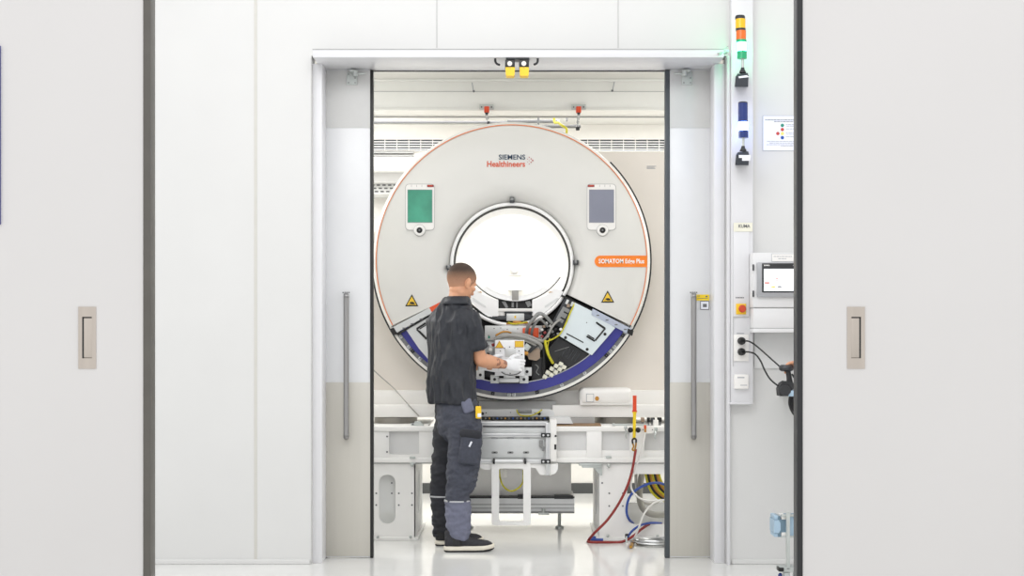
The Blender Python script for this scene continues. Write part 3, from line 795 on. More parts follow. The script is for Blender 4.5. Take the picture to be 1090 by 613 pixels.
# writing on the cover
mb = MB('logo_navy'); text(mb, 'SIEMENS', 545, 167.2, 28.2, 5.4, GY - .002, .016); 
mb.use('logo_red'); text(mb, 'Healthineers', 538.7, 174.5, 40.6, 6.4, GY - .002, .022)
mb.build('maker_lettering', G)
mb = MB('logo_dot')
for x, y, r in ((567, 170.8, .95), (565.3, 169.1, .75), (565.3, 172.7, .75), (563.3, 167.4, .6), (563.3, 174.5, .6), (563.3, 171, .45), (561.6, 169.3, .45), (561.6, 172.4, .45)):
    mb.fp([(x - r, y), (x, y - r), (x + r, y), (x, y + r)], GY - .002, .002)
mb.build('dot_emblem', G)
mb = MB('orange_badge').fp([(689, 272), (639, 272)] + [(639 + 6.1 * math.cos(math.radians(t)), 278.1 - 6.1 * math.sin(math.radians(t))) for t in range(100, 270, 17)] + [(639, 284.2), (688.6, 284.2)], GY - .003, .004)
mb.use('white_ink'); text(mb, 'SOMATOM Edge Plus', 661.5, 278.6, 48.5, 6.4, GY - .0045, .02)
mb.build('model_badge', G, label='orange badge with white writing')
warn(G, 438.3, 319.6, 14, 12.8, GY - .003)
warn(G, 646.8, 315.6, 14, 12.8, GY - .003)
# clips at the bore rim
for a, lx in ((90, 68.5), (183, 67.5), (1.5, 68)):
    c = polar(BC, lx, a, GY + .035)
    R = Matrix.Rotation(math.radians(90 - a), 3, 'Y')
    mb = MB('dark_metal').box((c.x - .016, c.y - .03, c.z - .018), (c.x + .016, c.y + .03, c.z + .018), .005, 2, R)
    mb.use('mid_metal').box((c.x - .011, c.y - .034, c.z - .004), (c.x + .011, c.y - .02, c.z + .012), .003, 2, R)
    mb.build('bore_clip', G)
MB('cable_grey').tube([W(394, 390, 9.56), W(402, 398, 9.555), W(420, 414, 9.54), W(434, 430, 9.435), W(446, 443, 9.435)], .004, 8).build('thin_lead', G)
# lower chassis plate and terminal strip
mb = MB('stand_grey').fp(rrect(508, 435.5, 590, 452, 5, 5), 9.42, .1); mb.use('seam_grey').fb(505, 427, 592, 435.2, 9.475, .05, 0)
mb.use('black')
for x, y, r in ((513.5, 440.2, .011), (574, 440.2, .011), (517.5, 439.4, .004), (543.5, 439, .003), (569.5, 439.4, .003)): mb.cyl(W(x, y, 9.43), W(x, y, 9.415), r, n=14)
mb.use('mid_metal').fb(551, 435.8, 566, 439.5, 9.41, .02, .003)
mb.build('chassis_plate', G)
mb = MB('black').fb(512.5, 443.8, 584.5, 447.2, 9.36, .06, .001)
for i in range(16):
    mb.use(('mid_metal', 'dot_blue', 'ink_grey', 'amber')[(i * 7) % 4]); mb.fb(516 + i * 4.2, 444.5, 517.6 + i * 4.2, 446.2, 9.355, .01, .001)
mb.build('terminal_strip', G)
MB('cable_yellow').tube([W(550, 436, 9.40), W(551.5, 440, 9.39), (W(556, 442.4, 9.385)), W(565, 442.4, 9.385), W(572, 439.5, 9.39), W(577, 436, 9.40)], .0045, 8).build('earth_lead', G, label='yellow green lead')
# rubber feet the scanner sits on
for i, (x0, x1) in enumerate(((398, 444), (633, 676))):
    c = W((x0 + x1) / 2, 448, 9.55); r = (x1 - x0) / 2 / F * 9.55
    mb = MB('drum_grey').lathe(Vector((c.x, 9.58, 0.7485)), [(r, 0), (r, .040), (r * .97, .042), (0, .042)], n=40); mb.build('support_foot', G)
mb = MB('stand_grey').fp([(585, 444.5), (607, 444.5), (610, 451), (585, 451)], 9.25, .2); mb.use('rust').fb(590, 452.2, 640, 453.8, 9.23, .2, 0); mb.use('seam_grey').fb(608, 444.5, 633, 450.5, 9.40, .1, 0)
mb.build('foot_shim', G)
# low machine base behind the trolley
BF = empty('base_frame', W(551, 546, 9.95), 'low pale machine base with grey rails on the floor behind the loop handle', 'machine base')
MB('stand_white').fb(498, 492, 608, 529, 9.62, .3, .004).build('casing', BF)
mb = MB('alu').fp([(490, 529.5), (611.5, 529.5), (611.5, 545.5), (490, 545.5)], 9.56, .4)
mb.use('mid_metal').fb(490, 536.5, 611.5, 537.3, 9.557, .05, 0).fb(490, 540.5, 611.5, 541.2, 9.557, .05, 0).fb(490, 544.6, 611.5, 546.4, 9.54, .4, 0)
mb.build('rail', BF)
mb = MB('black_satin').fb(490, 528.4, 611.5, 530.4, 9.55, .35, 0).fb(551, 527.2, 564, 531, 9.54, .1, .002).fb(590, 527.2, 610, 531, 9.54, .1, .002); mb.build('black_joint', BF)
mb = MB('galv').fb(573, 545.8, 584.5, 548, 9.52, .08, .002).cyl(W(578.5, 541, 9.54), W(578.5, 546, 9.54), .012); mb.build('stop_block', BF)
for x in (-.30, .33):
    MB('galv').lathe(Vector((x, 9.8, 0)), [(0, 0), (.032, 0), (.030, .012), (.012, .02), (.012, .135), (0, .135)], n=18).build('levelling_foot', BF)

# hooks and chains above the scanner
for x, lab in ((518, 'left of two orange load hooks on the white beam above the scanner'), (616, 'right of two orange load hooks on the white beam above the scanner')):
    r = empty('load_hook', W(x, 111, 9.69), lab, 'hook', 'orange load hooks on the beam')
    mb = MB('galv').fb(x - 7.8, 111, x + 7.6, 116.6, 9.672, .012, .002); mb.use('ink_grey')
    for dx in (-5.4, 5.2): mb.cyl(W(x + dx, 113.9, 9.674), W(x + dx, 113.9, 9.666), .006, n=10)
    mb.build('mount_plate', r)
    MB('red_paint').fb(x - 2.7, 113, x + 2.7, 119.6, 9.635, .045, .004).build('orange_block', r, label='orange block')
    mb = MB('rubber').fp([(x - 2, 119.6), (x + 2, 119.6), (x + 1, 121.6), (x - .8, 121.6)], 9.64, .03); mb.build('swivel', r)
    n = 4 if x < 560 else 7
    for k in range(n):
        c = W(x + (.35 * k if x < 560 else -.25 * k), 122 + k * 2.0, 9.655)
        mb = MB('steel')
        u = Vector((1, 0, 0)) if k % 2 == 0 else Vector((0, 1, 0))
        pts = [c + u * .0075 * math.cos(t * math.pi / 6) + Vector((0, 0, 1)) * .011 * math.sin(t * math.pi / 6) for t in range(13)]
        mb.tube(pts, .0032, 6, 0); mb.build('chain_link', r)
    mb = MB('rubber').fb(x - 1 + (1.5 if x < 560 else -2), 122 + n * 2.0 - 1, x + 2 + (1.5 if x < 560 else -1), 124.4 + n * 2.0, 9.64, .03, .004); mb.build('chain_end', r)

# ------------------------------------------------------------------ the assembly stand that carries the scanner
YS = 9.23
A = empty('assembly_stand', W(545, 575, YS), 'white steel stand carrying the scanner on two slotted pedestals', 'stand')
def fbx(mb, x0, y0, x1, y1, Y, dep, bev=.002): return mb.fb(x0, y0, x1, y1, Y, dep, bev)
mb = MB('stand_white').fb(372, 454, 735, 459.2, YS - .03, .06, .003).fb(372, 487.3, 735, 492.4, YS - .03, .06, .003); mb.build('front_rails', A)
mb = MB('stand_white').fb(372, 454, 735, 492, 9.93, .05, .003); mb.build('rear_rail', A)
MB('seam_grey').fb(372, 492.4, 735, 493.6, YS - .01, .05, 0).build('rail_underside', A)
for xa, xb in ((-1.06, -.55), (.50, 1.16)): MB('stand_white').box((xa, YS, .736), (xb, 9.97, .748), .002).build('deck_plate', A)
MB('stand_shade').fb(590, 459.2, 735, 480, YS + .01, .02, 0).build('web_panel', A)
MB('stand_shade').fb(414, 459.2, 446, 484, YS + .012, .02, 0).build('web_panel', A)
mb = MB('stand_white').fb(590, 479.5, 735, 487.3, YS - .012, .04, .001); mb.build('lower_strip', A)
for a, b in ((624.5, 640.5), (670.5, 686)): MB('stand_white').fb(a, 459.2, b, 487.3, YS - .028, .05, .002).build('upright', A)
MB('stand_white').fb(372, 459.2, 414.2, 487.3, YS - .02, .05, .002).build('end_box', A)
mb = MB('stand_white').fb(446, 459.2, 478, 487.3, YS - .02, .05, .002).fb(414, 483.8, 446, 487.3, YS - .02, .05, 0); mb.build('mid_box', A)
mb = MB('ink_grey')
for x, y in ((412, 464.5), (412, 481)): mb.cyl(W(x, y, YS - .019), W(x, y, YS - .023), .006, n=10)
mb.build('bolts', A)
mb = MB('galv').fb(436, 486, 442, 488.4, YS - .045, .03, .002).sphere(W(439, 494.5, YS - .03), .013, 12, 8).fb(436, 492.5, 442, 494, YS - .04, .03, .002); mb.build('adjuster', A)
mb = MB('galv').fb(616.5, 493, 641, 495.8, YS - .03, .1, .001).fb(620, 496, 641, 498, YS - .03, .1, .001).fp([(632, 498), (641, 498), (641, 506), (639, 506)], YS - .02, .02); mb.sphere(W(648, 495.6, YS - .03), .014, 12, 8).fb(645, 485.6, 651, 488, YS - .04, .03, .003)
mb.build('shelf_bracket', A)
# left pedestal
P = None
mb = MB('stand_white').fp([(372, 493.4), (442, 493.4), (442, 575), (372, 575)], YS, .012, [rrect(403.3, 505, 421, 557.5, 8.8, 8)])
mb.use('stand_grey').fb(441, 493.4, 442, 575, YS, .012, 0)
mb.build('pedestal_front', A)
# side plate of the left pedestal, with a tall slot
X = W(442, 500, YS).x
zt = W(0, 493.4, YS).z
side = [(X - .012, YS + .012, 0), (X - .012, 9.97, 0), (X - .012, 9.97, zt), (X - .012, YS + .012, zt)]
def slot(x, y0, y1, z0, z1, n=6):
    r = (y1 - y0) / 2; c = (y0 + y1) / 2
    return [(x, c + r * math.cos(t), z1 - r + r * math.sin(t)) for t in [math.pi * i / n for i in range(n + 1)]] + [(x, c - r * math.cos(t), z0 + r - r * math.sin(t)) for t in [math.pi * i / n for i in range(n + 1)]]
MB('stand_grey').prism(side, [slot(X - .012, 9.50, 9.70, .12, .43)], .012, Vector((1, 0, 0))).build('pedestal_side', A)
MB('stand_grey').box((-.90, 9.30, .18), (-.74, 9.315, .55)).build('inner_web', A)
mb = MB('stand_grey').box((-1.06, 9.95, 0), (X - .012, 9.97, zt)).box((-1.06, YS + .012, .0), (X - .012, 9.95, .01))
mb.build('pedestal_back', A)
mb = MB('stand_white').box((-1.06, YS - .012, 0), (X + .004, YS, .022), .002).box((X, YS - .01, 0), (X + .02, 9.97, .018), .002); mb.build('base_flange', A)
mb = MB('ink_grey')
for x, y in ((400.5, 525), (400.5, 537.5), (438.5, 525), (438.5, 537.5), (417, 514), (417, 525), (424.5, 525), (424.5, 537.5)): mb.cyl(W(x, y, YS + .001), W(x, y, YS - .003), .006, n=10)
mb.use('galv')
for x in (402, 437): mb.sphere(W(x, 571.5, YS - .012), .010, 10, 6)
mb.build('bolts', A)
# right pedestal with wide rounded opening
mb = MB('stand_white').fp([(638, 493.4), (735, 493.4), (735, 574.5), (638, 574.5)], YS, .012, [rrect(667.5, 504.5, 722, 558, 9, 8)])
mb.build('pedestal_front', A)
X2 = W(638, 500, YS).x
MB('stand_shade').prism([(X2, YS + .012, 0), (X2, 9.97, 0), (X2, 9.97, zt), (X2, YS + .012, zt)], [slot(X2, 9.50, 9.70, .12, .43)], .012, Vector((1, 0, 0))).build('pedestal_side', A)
mb = MB('stand_white').box((X2 - .004, YS - .012, 0), (1.16, YS, .022), .002).box((X2 - .02, YS - .01, 0), (X2, 9.97, .018), .002)
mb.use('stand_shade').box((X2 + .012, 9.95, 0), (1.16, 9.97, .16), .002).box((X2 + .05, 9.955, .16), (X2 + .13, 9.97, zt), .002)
mb.build('base_flange', A)
mb = MB('ink_grey')
for x, y in ((648.5, 525), (648.5, 538.5), (663, 525), (663, 538.5), (641, 514)): mb.cyl(W(x, y, YS + .001), W(x, y, YS - .003), .006, n=10)
mb.use('galv')
for x in (647, 700): mb.sphere(W(x, 570.5, YS - .012), .010, 10, 6)
mb.build('bolts', A)

# drawer front unit hung in the middle with its loop handle
YT = 9.10
T = empty('lift_trolley', W(537, 559, YT), 'grey and aluminium drawer unit with white loop handle in the middle of the stand', 'trolley')
mb = MB('stand_grey').fb(480, 454, 590, 489, YT + .02, .075, .002); mb.build('body', T)
mb = MB('alu').fb(480, 448.6, 583, 453.2, YT, .05, .004).fb(480, 461.2, 581, 465.4, YT, .03, .004).fb(480, 488.8, 526, 493.5, YT, .05, .003).fb(558.5, 488.8, 581, 493.5, YT, .05, .003).fb(580.8, 450, 585.6, 506, YT - .01, .04, .004)
mb.use('ink_light').fb(480, 450.6, 582, 451.2, YT - .001, .004, 0).fb(480, 463.2, 580, 463.7, YT - .001, .004, 0).fb(583, 451, 583.4, 505, YT - .011, .004, 0).fb(480, 491, 526, 491.4, YT - .001, .004, 0)
mb.build('extrusion_frame', T, label='aluminium profile frame')
MB('dark_metal').fb(514, 453.2, 580, 454.6, YT + .012, .02, 0).build('shadow_gap', T)
mb = MB('plate_grey').fb(512, 467, 579, 487.6, YT + .012, .02, .003).fb(514, 456, 580, 461, YT + .012, .02, .001)
mb.use('mid_metal')
for x in (526.5, 543.3, 560): mb.fp(rrect(x - 3.3, 480.4, x + 3.3, 482.8, 1.1, 4), YT + .010, .004)
mb.use('black')
for x in (526.5, 543.3, 560): mb.fp(rrect(x - 1.2, 481, x + 1.2, 482.2, .5, 3), YT + .009, .004)
mb.use('ink_light').fb(523, 466.2, 530, 466.8, YT + .01, .004, 0).fb(540, 466.2, 547, 466.8, YT + .01, .004, 0).fb(557, 466.2, 564, 466.8, YT + .01, .004, 0)
mb.build('drawer_front', T)
mb = MB('mid_metal').fb(574, 468.5, 578, 476, YT - .005, .03, .003).tube([W(576, 475, YT - .01), W(579.5, 476, YT - .012), W(578, 479, YT - .01)], .004, 8).fb(577, 476.5, 579.4, 480, YT - .01, .02, .002); mb.build('latch', T)
for y in (463.2, 491.3):
    mb = MB('black_satin').fb(576, y - 2.3, 586, y + 2.3, YT - .018, .02, .002); mb.use('plate_grey')
    for x in (578.4, 583.4): mb.cyl(W(x, y, YT - .017), W(x, y, YT - .022), .007, n=12)
    mb.build('corner_bracket', T, label='black corner bracket with two bolts')
mb = MB('cover_white').fb(585.4, 446.5, 592.5, 491.5, YT - .0, .10, .006); mb.use('black').fb(590, 473, 592.2, 478.5, YT - .002, .02, .001).cyl(W(591.4, 464, YT), W(591.4, 464, YT - .004), .007, n=10); mb.build('end_block', T)
mb = MB('stand_white').fp([(510, 493.6), (524, 493.6), (524, 497), (521, 500), (515, 500), (511.5, 497.5)], YT + .01, .05); mb.build('wing_bracket', T)
mb = MB('stand_white').fp([(565, 493.6), (594, 493.6), (594, 499), (591, 504), (586, 505.5), (575, 505.5), (570, 498), (565, 498)], YT + .015, .05)
mb.build('wing_bracket', T)
mb = MB('stand_white').fp(rrect(523.3, 492.5, 565, 559, 2.5, 4), YT - .005, .03, [rrect(531.2, 498.5, 557, 555.2, 2.2, 4)])
mb.build('loop_handle', T, label='white loop handle', sharp=50)
mb = MB('alu').cyl(W(527, 490.8, YT - .006), W(557, 490.8, YT - .006), .015); mb.use('black_satin')
for x in (525.6, 559): mb.cyl(W(x - 1, 490.8, YT - .006), W(x + 1.2, 490.8, YT - .006), .019)
mb.build('hinge_bar', T)
mb = MB('cable_yellow').tube([W(531.5, 497, 9.25), W(532, 507, 9.24), W(535.5, 517, 9.22), W(543, 522.5, 9.2), W(551, 520, 9.22), W(556.5, 513, 9.24), W(557, 500, 9.25)], .0055, 8); mb.build('earth_lead', T, label='yellow green lead hanging behind the handle')
mb = MB('stand_white').fb(531, 494, 558, 498.6, 9.17, .06, .002).fb(534, 498, 540, 509, 9.26, .02, .01); mb.build('rear_stop', T)

# loose pieces on the stand
mb = MB('galv').fb(437.5, 450.6, 451, 454, 9.245, .05, .004).fb(441, 448.6, 449, 451, 9.25, .04, .004); mb.use('ink_grey').sphere(W(439.5, 451.4, 9.245), .006, 8, 6)
mb.build('machined_block', label='small machined metal block on the stand, left of the worker', cat='metal block')
mb = MB('galv').fb(652, 451.3, 690, 453.6, 9.235, .04, .002).fb(652, 451, 655, 454, 9.23, .05, .002); mb.build('flat_bar', label='flat metal bar lying on the stand behind the yellow pole', cat='metal bar')
r = empty('plug_row', W(697, 454, 9.27), 'row of dark plugs on the stand right of the yellow pole', 'plugs')
for x0, x1, m in ((682.5, 686, 'tan'), (689, 692, 'black'), (692.8, 697.2, 'dark_metal'), (700, 704.5, 'black')):
    mb = MB(m).fb(x0, 444.5, x1, 449.4, 9.28, .04, .002); mb.use('mid_metal').fb(x0 + .6, 449.2, x1 - .6, 454, 9.29, .03, .001); mb.build('plug', r)
MB('cover_white').fb(695.5, 447, 701, 453.9, 9.25, .04, .003).build('white_plug', r, label='white plug')

# ------------------------------------------------------------------ safety pole, leads and cords
YP = 9.10
S_ = empty('warning_pole', W(675.5, 480, YP), 'red and yellow pole clamped upright on the stand rail', 'pole')
mb = MB('red_paint').cyl(W(675.6, 421, YP), W(675.5, 438, YP), .0125).cyl(W(675.5, 437, YP), W(675.5, 438.2, YP), .0165); mb.build('red_top', S_, label='red upper half')
mb = MB('yellow_paint').cyl(W(675.5, 438, YP), W(675, 468, YP), .0105).cyl(W(675.5, 438.2, YP), W(675.5, 440, YP), .0135); mb.build('yellow_shaft', S_, label='yellow lower half')
for x in (671, 679.2):
    MB('black').sphere(W(x, 457.6, YP - .005), (.017, .017, .018), 14, 10).build('clamp_knob', S_)
mb = MB('galv').tube([W(667, 454, YP + .03), W(665.8, 457, YP + .02), W(667.5, 460, YP + .02), W(666, 463, YP + .02), W(667, 466.5, YP + .02)], .005, 8).fb(664.8, 454.5, 668, 456.5, YP, .06, .002); mb.build('chain', S_)
mb = MB('black').tube([W(673.5, 472, YP - .012), W(673.2, 468.5, YP - .016), W(675, 466.6, YP - .018), W(677, 467.8, YP - .014), W(677, 471, YP - .012)], .006, 8)
mb.use('brass').tube([W(673.5, 472, YP - .012), W(674.5, 475, YP - .012), W(673.2, 478.5, YP - .012), W(675.5, 479, YP - .012), W(676.8, 474, YP - .012), W(677, 471, YP - .012)], .0055, 8)
mb.build('carabiner', S_)
r = empty('white_socket', W(689, 463, 9.14), 'white inline socket with orange tag on the stand rail beside the yellow pole', 'socket')
mb = MB('cover_white').fp(rrect(682.5, 453.6, 696.5, 461.2, 3.2, 5), 9.13, .05); mb.use('ink_grey')
for x in (684.5, 694.5): mb.cyl(W(x, 457.3, 9.131), W(x, 457.3, 9.126), .004, n=8)
mb.build('housing', r)
mb = MB('signal_orange').fb(685.7, 452.5, 688, 456.4, 9.12, .02, .002); mb.use('amber').fb(685.8, 456.4, 688, 460.4, 9.12, .02, .003); mb.build('tag', r, label='orange tag')
mb = MB('galv').tube([W(697, 459, 9.14), W(698, 462, 9.13), W(696.5, 464.5, 9.13), W(698, 467, 9.13)], .005, 8).fb(696, 455, 700, 459, 9.14, .03, .004); mb.build('chain', r)

def cable(name, pts, rad, m, label, cat='cable', n=8, grp=None):
    return MB(m).tube([W(*p) if len(p) == 3 and p[1] > 20 else Vector(p) for p in pts], rad, n).build(name, label=label, cat=cat, group=grp)
def onf(px, Y, r):      # a point lying on the floor at picture column px, distance Y
    return (px, HY + (CAMZ - r) * F / Y, Y)
cable('red_cord', [(676.8, 478, 9.09), (675.8, 484, 9.09), (673, 500, 9.08), (667.5, 518, 9.08), (658, 537, 9.08), (646, 554, 9.09), (633, 567, 9.1), onf(626.2, 9.16, .008), onf(626.6, 9.11, .008), onf(632, 9.09, .008), onf(645, 9.09, .008), onf(662, 9.11, .008), (674, 570.5, 9.14), (683, 563, 9.18), (692, 557.6, 9.24), (704, 557.5, 9.3)], .0085, 'cable_red', 'dark red cord looping from the pole down to the floor', 'cord')
cable('grey_lead', [(686.8, 460, 9.12), (684.5, 472, 9.11), (679.5, 490, 9.11), (674, 504, 9.1), (671.6, 514, 9.1), (673, 522, 9.1), (680, 529.5, 9.11), (690, 533, 9.13), (706, 532, 9.2), (716, 531.5, 9.24)], .006, 'cable_white', 'thin white lead hanging from the inline socket in a curve', 'lead')
cable('air_hose', [(714, 532, 9.22), (700, 533.5, 9.14), (691, 539.5, 9.11), (684.5, 549, 9.1), (680.5, 560, 9.1), (676, 571, 9.11), onf(673.2, 9.12, .02)], .0065, 'cable_white', 'white air hose curving down to the brass nozzle', 'hose')
cable('blue_hose', [(716, 520, 9.35), (704, 514.5, 9.3), (693, 514.3, 9.21), (682, 518.5, 9.19), (673, 525, 9.18), (668.2, 534, 9.18), (667, 545, 9.19), (669.5, 552.5, 9.2), (674, 557, 9.3)], .0085, 'cable_blue', 'blue hose arching across the right pedestal opening', 'hose')
cable('blue_hose', [(704, 556.8, 9.3), (692, 556.6, 9.2), (682, 559, 9.17), (674, 564, 9.15), (669.4, 569.5, 9.13), (668.2, 571.5, 9.12)], .0075, 'cable_blue', 'blue hose rising from the knot beside the brass nozzle', 'hose')
cable('blue_hose', [onf(642, 9.19, .009), onf(634, 9.2, .009), onf(628, 9.23, .009), onf(629, 9.28, .009), onf(640, 9.29, .009)], .0085, 'cable_blue', 'short blue hose loop on the floor at the pedestal corner', 'hose')
cable('cable_loop', [(684, 500, 9.6), (681, 520, 9.58), (681.5, 534, 9.56), (686, 543, 9.55), (695, 547.5, 9.55), (708, 547.5, 9.56), (720, 545, 9.58)], .022, 'cable_grey', 'thick grey hose loop seen inside the right pedestal', 'hose', 12)
cable('cable_loop', [(713, 505, 9.6), (704, 530, 9.57), (690, 536, 9.6), (680, 528, 9.62), (677, 510, 9.63), (678, 500, 9.63)], .012, 'cable_white', 'white hose hanging inside the right pedestal', 'hose', 12)
random.seed(7)
for k, (m, lab) in enumerate((('cable_yellow', 'yellow cable of the bundle in the right pedestal, leftmost'), ('cable_black', 'black cable of the bundle in the right pedestal'), ('amber', 'amber cable of the bundle in the right pedestal, upper'), ('cable_yellow', 'yellow cable in the middle of the bundle in the right pedestal'), ('cable_black', 'black cable between yellow ones in the right pedestal'), ('amber', 'amber cable of the bundle in the right pedestal, lower'), ('cable_yellow', 'rightmost yellow cable of the bundle in the right pedestal'))):
    d = k * 2.4
    cable('bundle_cable', [(687 + d, 500, 9.42), (687.5 + d, 506, 9.40), (690 + d, 516 - k * .5, 9.38), (695 + d, 525 - k * .8, 9.37), (704 + d, 532 - k * 1.2, 9.38), (718 + d, 535 - k * 1.5, 9.40)], .0085, m, lab, 'cable', 8, 'cables in the right pedestal')
# nozzle, knot and wire coil on the floor
r = empty('air_nozzle', onf_p := W(672, 586, 9.0) * 1.0, 'brass air nozzle lying on the floor below the right pedestal', 'nozzle')
a = W(*onf(673.8, 9.09, .013)); b = W(*onf(671.4, 8.86, .013))
MB('brass').cyl(a, a.lerp(b, .75), .011, .012).build('barrel', r)
mb = MB('brass').cyl(a.lerp(b, .75), b, .015, .009); mb.build('tip', r)
mb = MB('galv').cyl(a + (a - b) * .15, a, .014); mb.build('coupling', r)
mb = MB('rubber').fb(665.5, 568.5, 670, 573.5, 9.12, .03, .006); mb.use('galv').tube([W(667, 571, 9.12), W(666.8, 577, 9.1), W(668, 582, 9.08)], .006, 8)
mb.build('hose_coupling', label='dark hose coupling at the foot of the right pedestal', cat='coupling')
mb = MB('steel')
for k in range(6):
    R0 = .105 + .012 * (k % 4)
    c = Vector((W(700, 0, 9.02).x + .012 * math.sin(k * 2), 9.03 + .006 * math.cos(k * 3), .006 + .006 * k))
    mb.tube([c + Vector((R0 * 1.25 * math.cos(t * math.pi / 10), R0 * .75 * math.sin(t * math.pi / 10), .004 * math.sin(t + k))) for t in range(21)], .0045, 6, 2)
mb.build('wire_coil', label='coil of bright wire lying on the floor by the right door leaf', cat='wire coil')

# ------------------------------------------------------------------ fittings on the partition wall
# guard light sensors under the header
r = empty('sensor_bracket', W(555, 62.5, 8.15), 'dark bracket under the header with two cable ends', 'bracket')
mb = MB('dark_metal').box((W(538.5, 0, 8.15).x, 8.14, 2.942), (W(563.5, 0, 8.15).x, 8.24, 2.95), .001); mb.build('plate', r)
MB('rubber').tube([W(527.2, 62.2, 8.16), W(527.3, 65.5, 8.16), W(529, 68, 8.15), W(531.8, 69, 8.14)], .0065, 8).build('cable_end', r)
MB('rubber').tube([W(572.4, 62.2, 8.16), W(572.3, 65.5, 8.16), W(571, 67.6, 8.15), W(568.5, 68.6, 8.14)], .0065, 8).build('cable_end', r)
for x, lab in ((542.8, 'left yellow and black sensor under the doorway header'), (557.8, 'right yellow and black sensor under the doorway header')):
    r = empty('light_sensor', W(x, 81, 8.15), lab, 'sensor', 'sensors under the doorway header')
    MB('black_satin').fb(x - 5.3, 63.6, x + 5.2, 72.4, 8.12, .07, .004).build('housing', r)
    MB('signal_yellow').fp([(x - 4.7, 71.5), (x + 5.3, 71.5), (x + 5, 79.5), (x + 4, 80.6), (x - 3.4, 80.6), (x - 4.4, 79.5)], 8.10, .08).build('yellow_body', r, label='yellow lower body')
    mb = MB('cover_white').cyl(W(x - .2, 67.6, 8.125), W(x - .2, 67.6, 8.112), .0138, n=20); mb.build('lens', r, label='white round lens')
    mb = MB('ink_grey').cyl(W(x + .2, 72.8, 8.105), W(x + .2, 72.8, 8.098), .003, n=8); mb.build('screw', r)
# closing arm at the right end of the header
mb = MB('galv').tube([W(764.5, 57.5, 8.12), W(775, 54, 8.16)], .008, 8, 0).fb(768, 52.8, 775.5, 55.6, 8.14, .06, .003).tube([W(768.5, 54, 8.14), W(774.8, 49.5, 8.2)], .004, 6, 0)
mb.build('strut_arm', label='small grey strut at the right end of the door header', cat='strut')

# vertical duct
YD = 8.225
D = empty('wall_duct', W(789, 430, YD), 'white vertical cable duct on the wall right of the doorway', 'cable duct')
MB('frame_white').fb(778.6, -90, 801.6, 430, YD, YW - YD, .003).build('duct_body', D)
MB('frame_white').fb(776.8, 428.4, 799, 430.4, YD - .006, YW - YD + .006, .001).build('end_cap', D)
mb = MB('frame_white').fb(780.6, 238, 797.5, 337, YD - .006, .008, .001)
mb.use('seam_grey').fb(780.4, 237.6, 780.8, 390, YD - .003, .004, 0).fb(780.6, 336.8, 797.3, 337.8, YD - .0065, .007, 0)
mb.build('duct_cover', D)
mb = MB('tape').fb(781, 237, 801, 246.4, YD - .009, .002, 0); mb.use('ink_grey'); text(mb, 'KUMA', 792.3, 240.6, 12.4, 3.6, YD - .0105)
mb.build('tape_label', D, label='strip of pale tape with handwriting')
mb = MB('ink_grey')
for k in range(6): mb.fb(783.2 + k * 1.5, 316.2, 784.3 + k * 1.5, 317.4, YD - .0075, .002, 0)
mb.build('small_print', D)
r = empty('emergency_stop', W(789, 335, YD - .006), 'red emergency stop button on yellow plate, on the white duct', 'emergency stop')
MB('signal_yellow').fb(783.6, 323.2, 794.2, 334.6, YD - .014, .008, .002).build('yellow_plate', r)
mb = MB('red_button').lathe(W(789.6, 328.6, YD - .014), [(0, -.032), (.017, -.030), (.0225, -.022), (.0215, -.015), (.013, -.012), (.013, 0)], Vector((0, 1, 0)), 24); mb.build('mushroom_button', r, label='red mushroom button')
r = empty('double_socket', W(789, 384, YD), 'white double wall socket on the duct with two black plugs', 'socket')
MB('cover_white').fb(781.2, 356, 797, 384.4, YD - .010, .012, .002).build('socket_plate', r)
mb = MB('ink_light').fb(784, 354.4, 792.2, 355.2, YD - .004, .003, 0); mb.build('small_print', r)
for y, lab, P in ((362.8, 'upper black plug and cable on the white duct', [(793, 362.8, 8.17), (797, 363.2, 8.15), (803, 366.5, 8.10), (812, 374, 8.0), (822, 383, 7.92), (829.5, 389.6, 7.88)]),
                  (374.4, 'lower black plug and cable on the white duct', [(793, 374.4, 8.17), (798, 374.8, 8.15), (804, 377, 8.1), (809.5, 384, 8.0), (813.5, 393, 7.93), (819, 402.5, 7.89), (826, 409, 7.87), (832, 412.5, 7.86)])):
    r = empty('power_plug', W(789, y, YD - .01), lab, 'plug')
    mb = MB('black').lathe(W(789, y, YD - .010), [(0, -.045), (.014, -.045), (.021, -.036), (.0225, -.004), (.0225, 0)], Vector((0, 1, 0)), 20).fb(789, y - 1.6, 794, y + 1.6, YD - .055, .03, .005); mb.build('plug_body', r)
    MB('cable_black').tube([W(*p) for p in P], .0048, 8).build('cable', r)
r = empty('thermostat', W(789, 414, YD), 'white thermostat box low on the duct', 'thermostat')
MB('cover_white').fb(781.8, 398.6, 797, 414, YD - .028, .03, .006).build('case', r)
mb = MB('ink_light').fb(785, 401.2, 792.5, 402.4, YD - .0285, .002, 0).fb(788, 409.6, 795.4, 410.4, YD - .0285, .002, 0); mb.build('small_print', r)

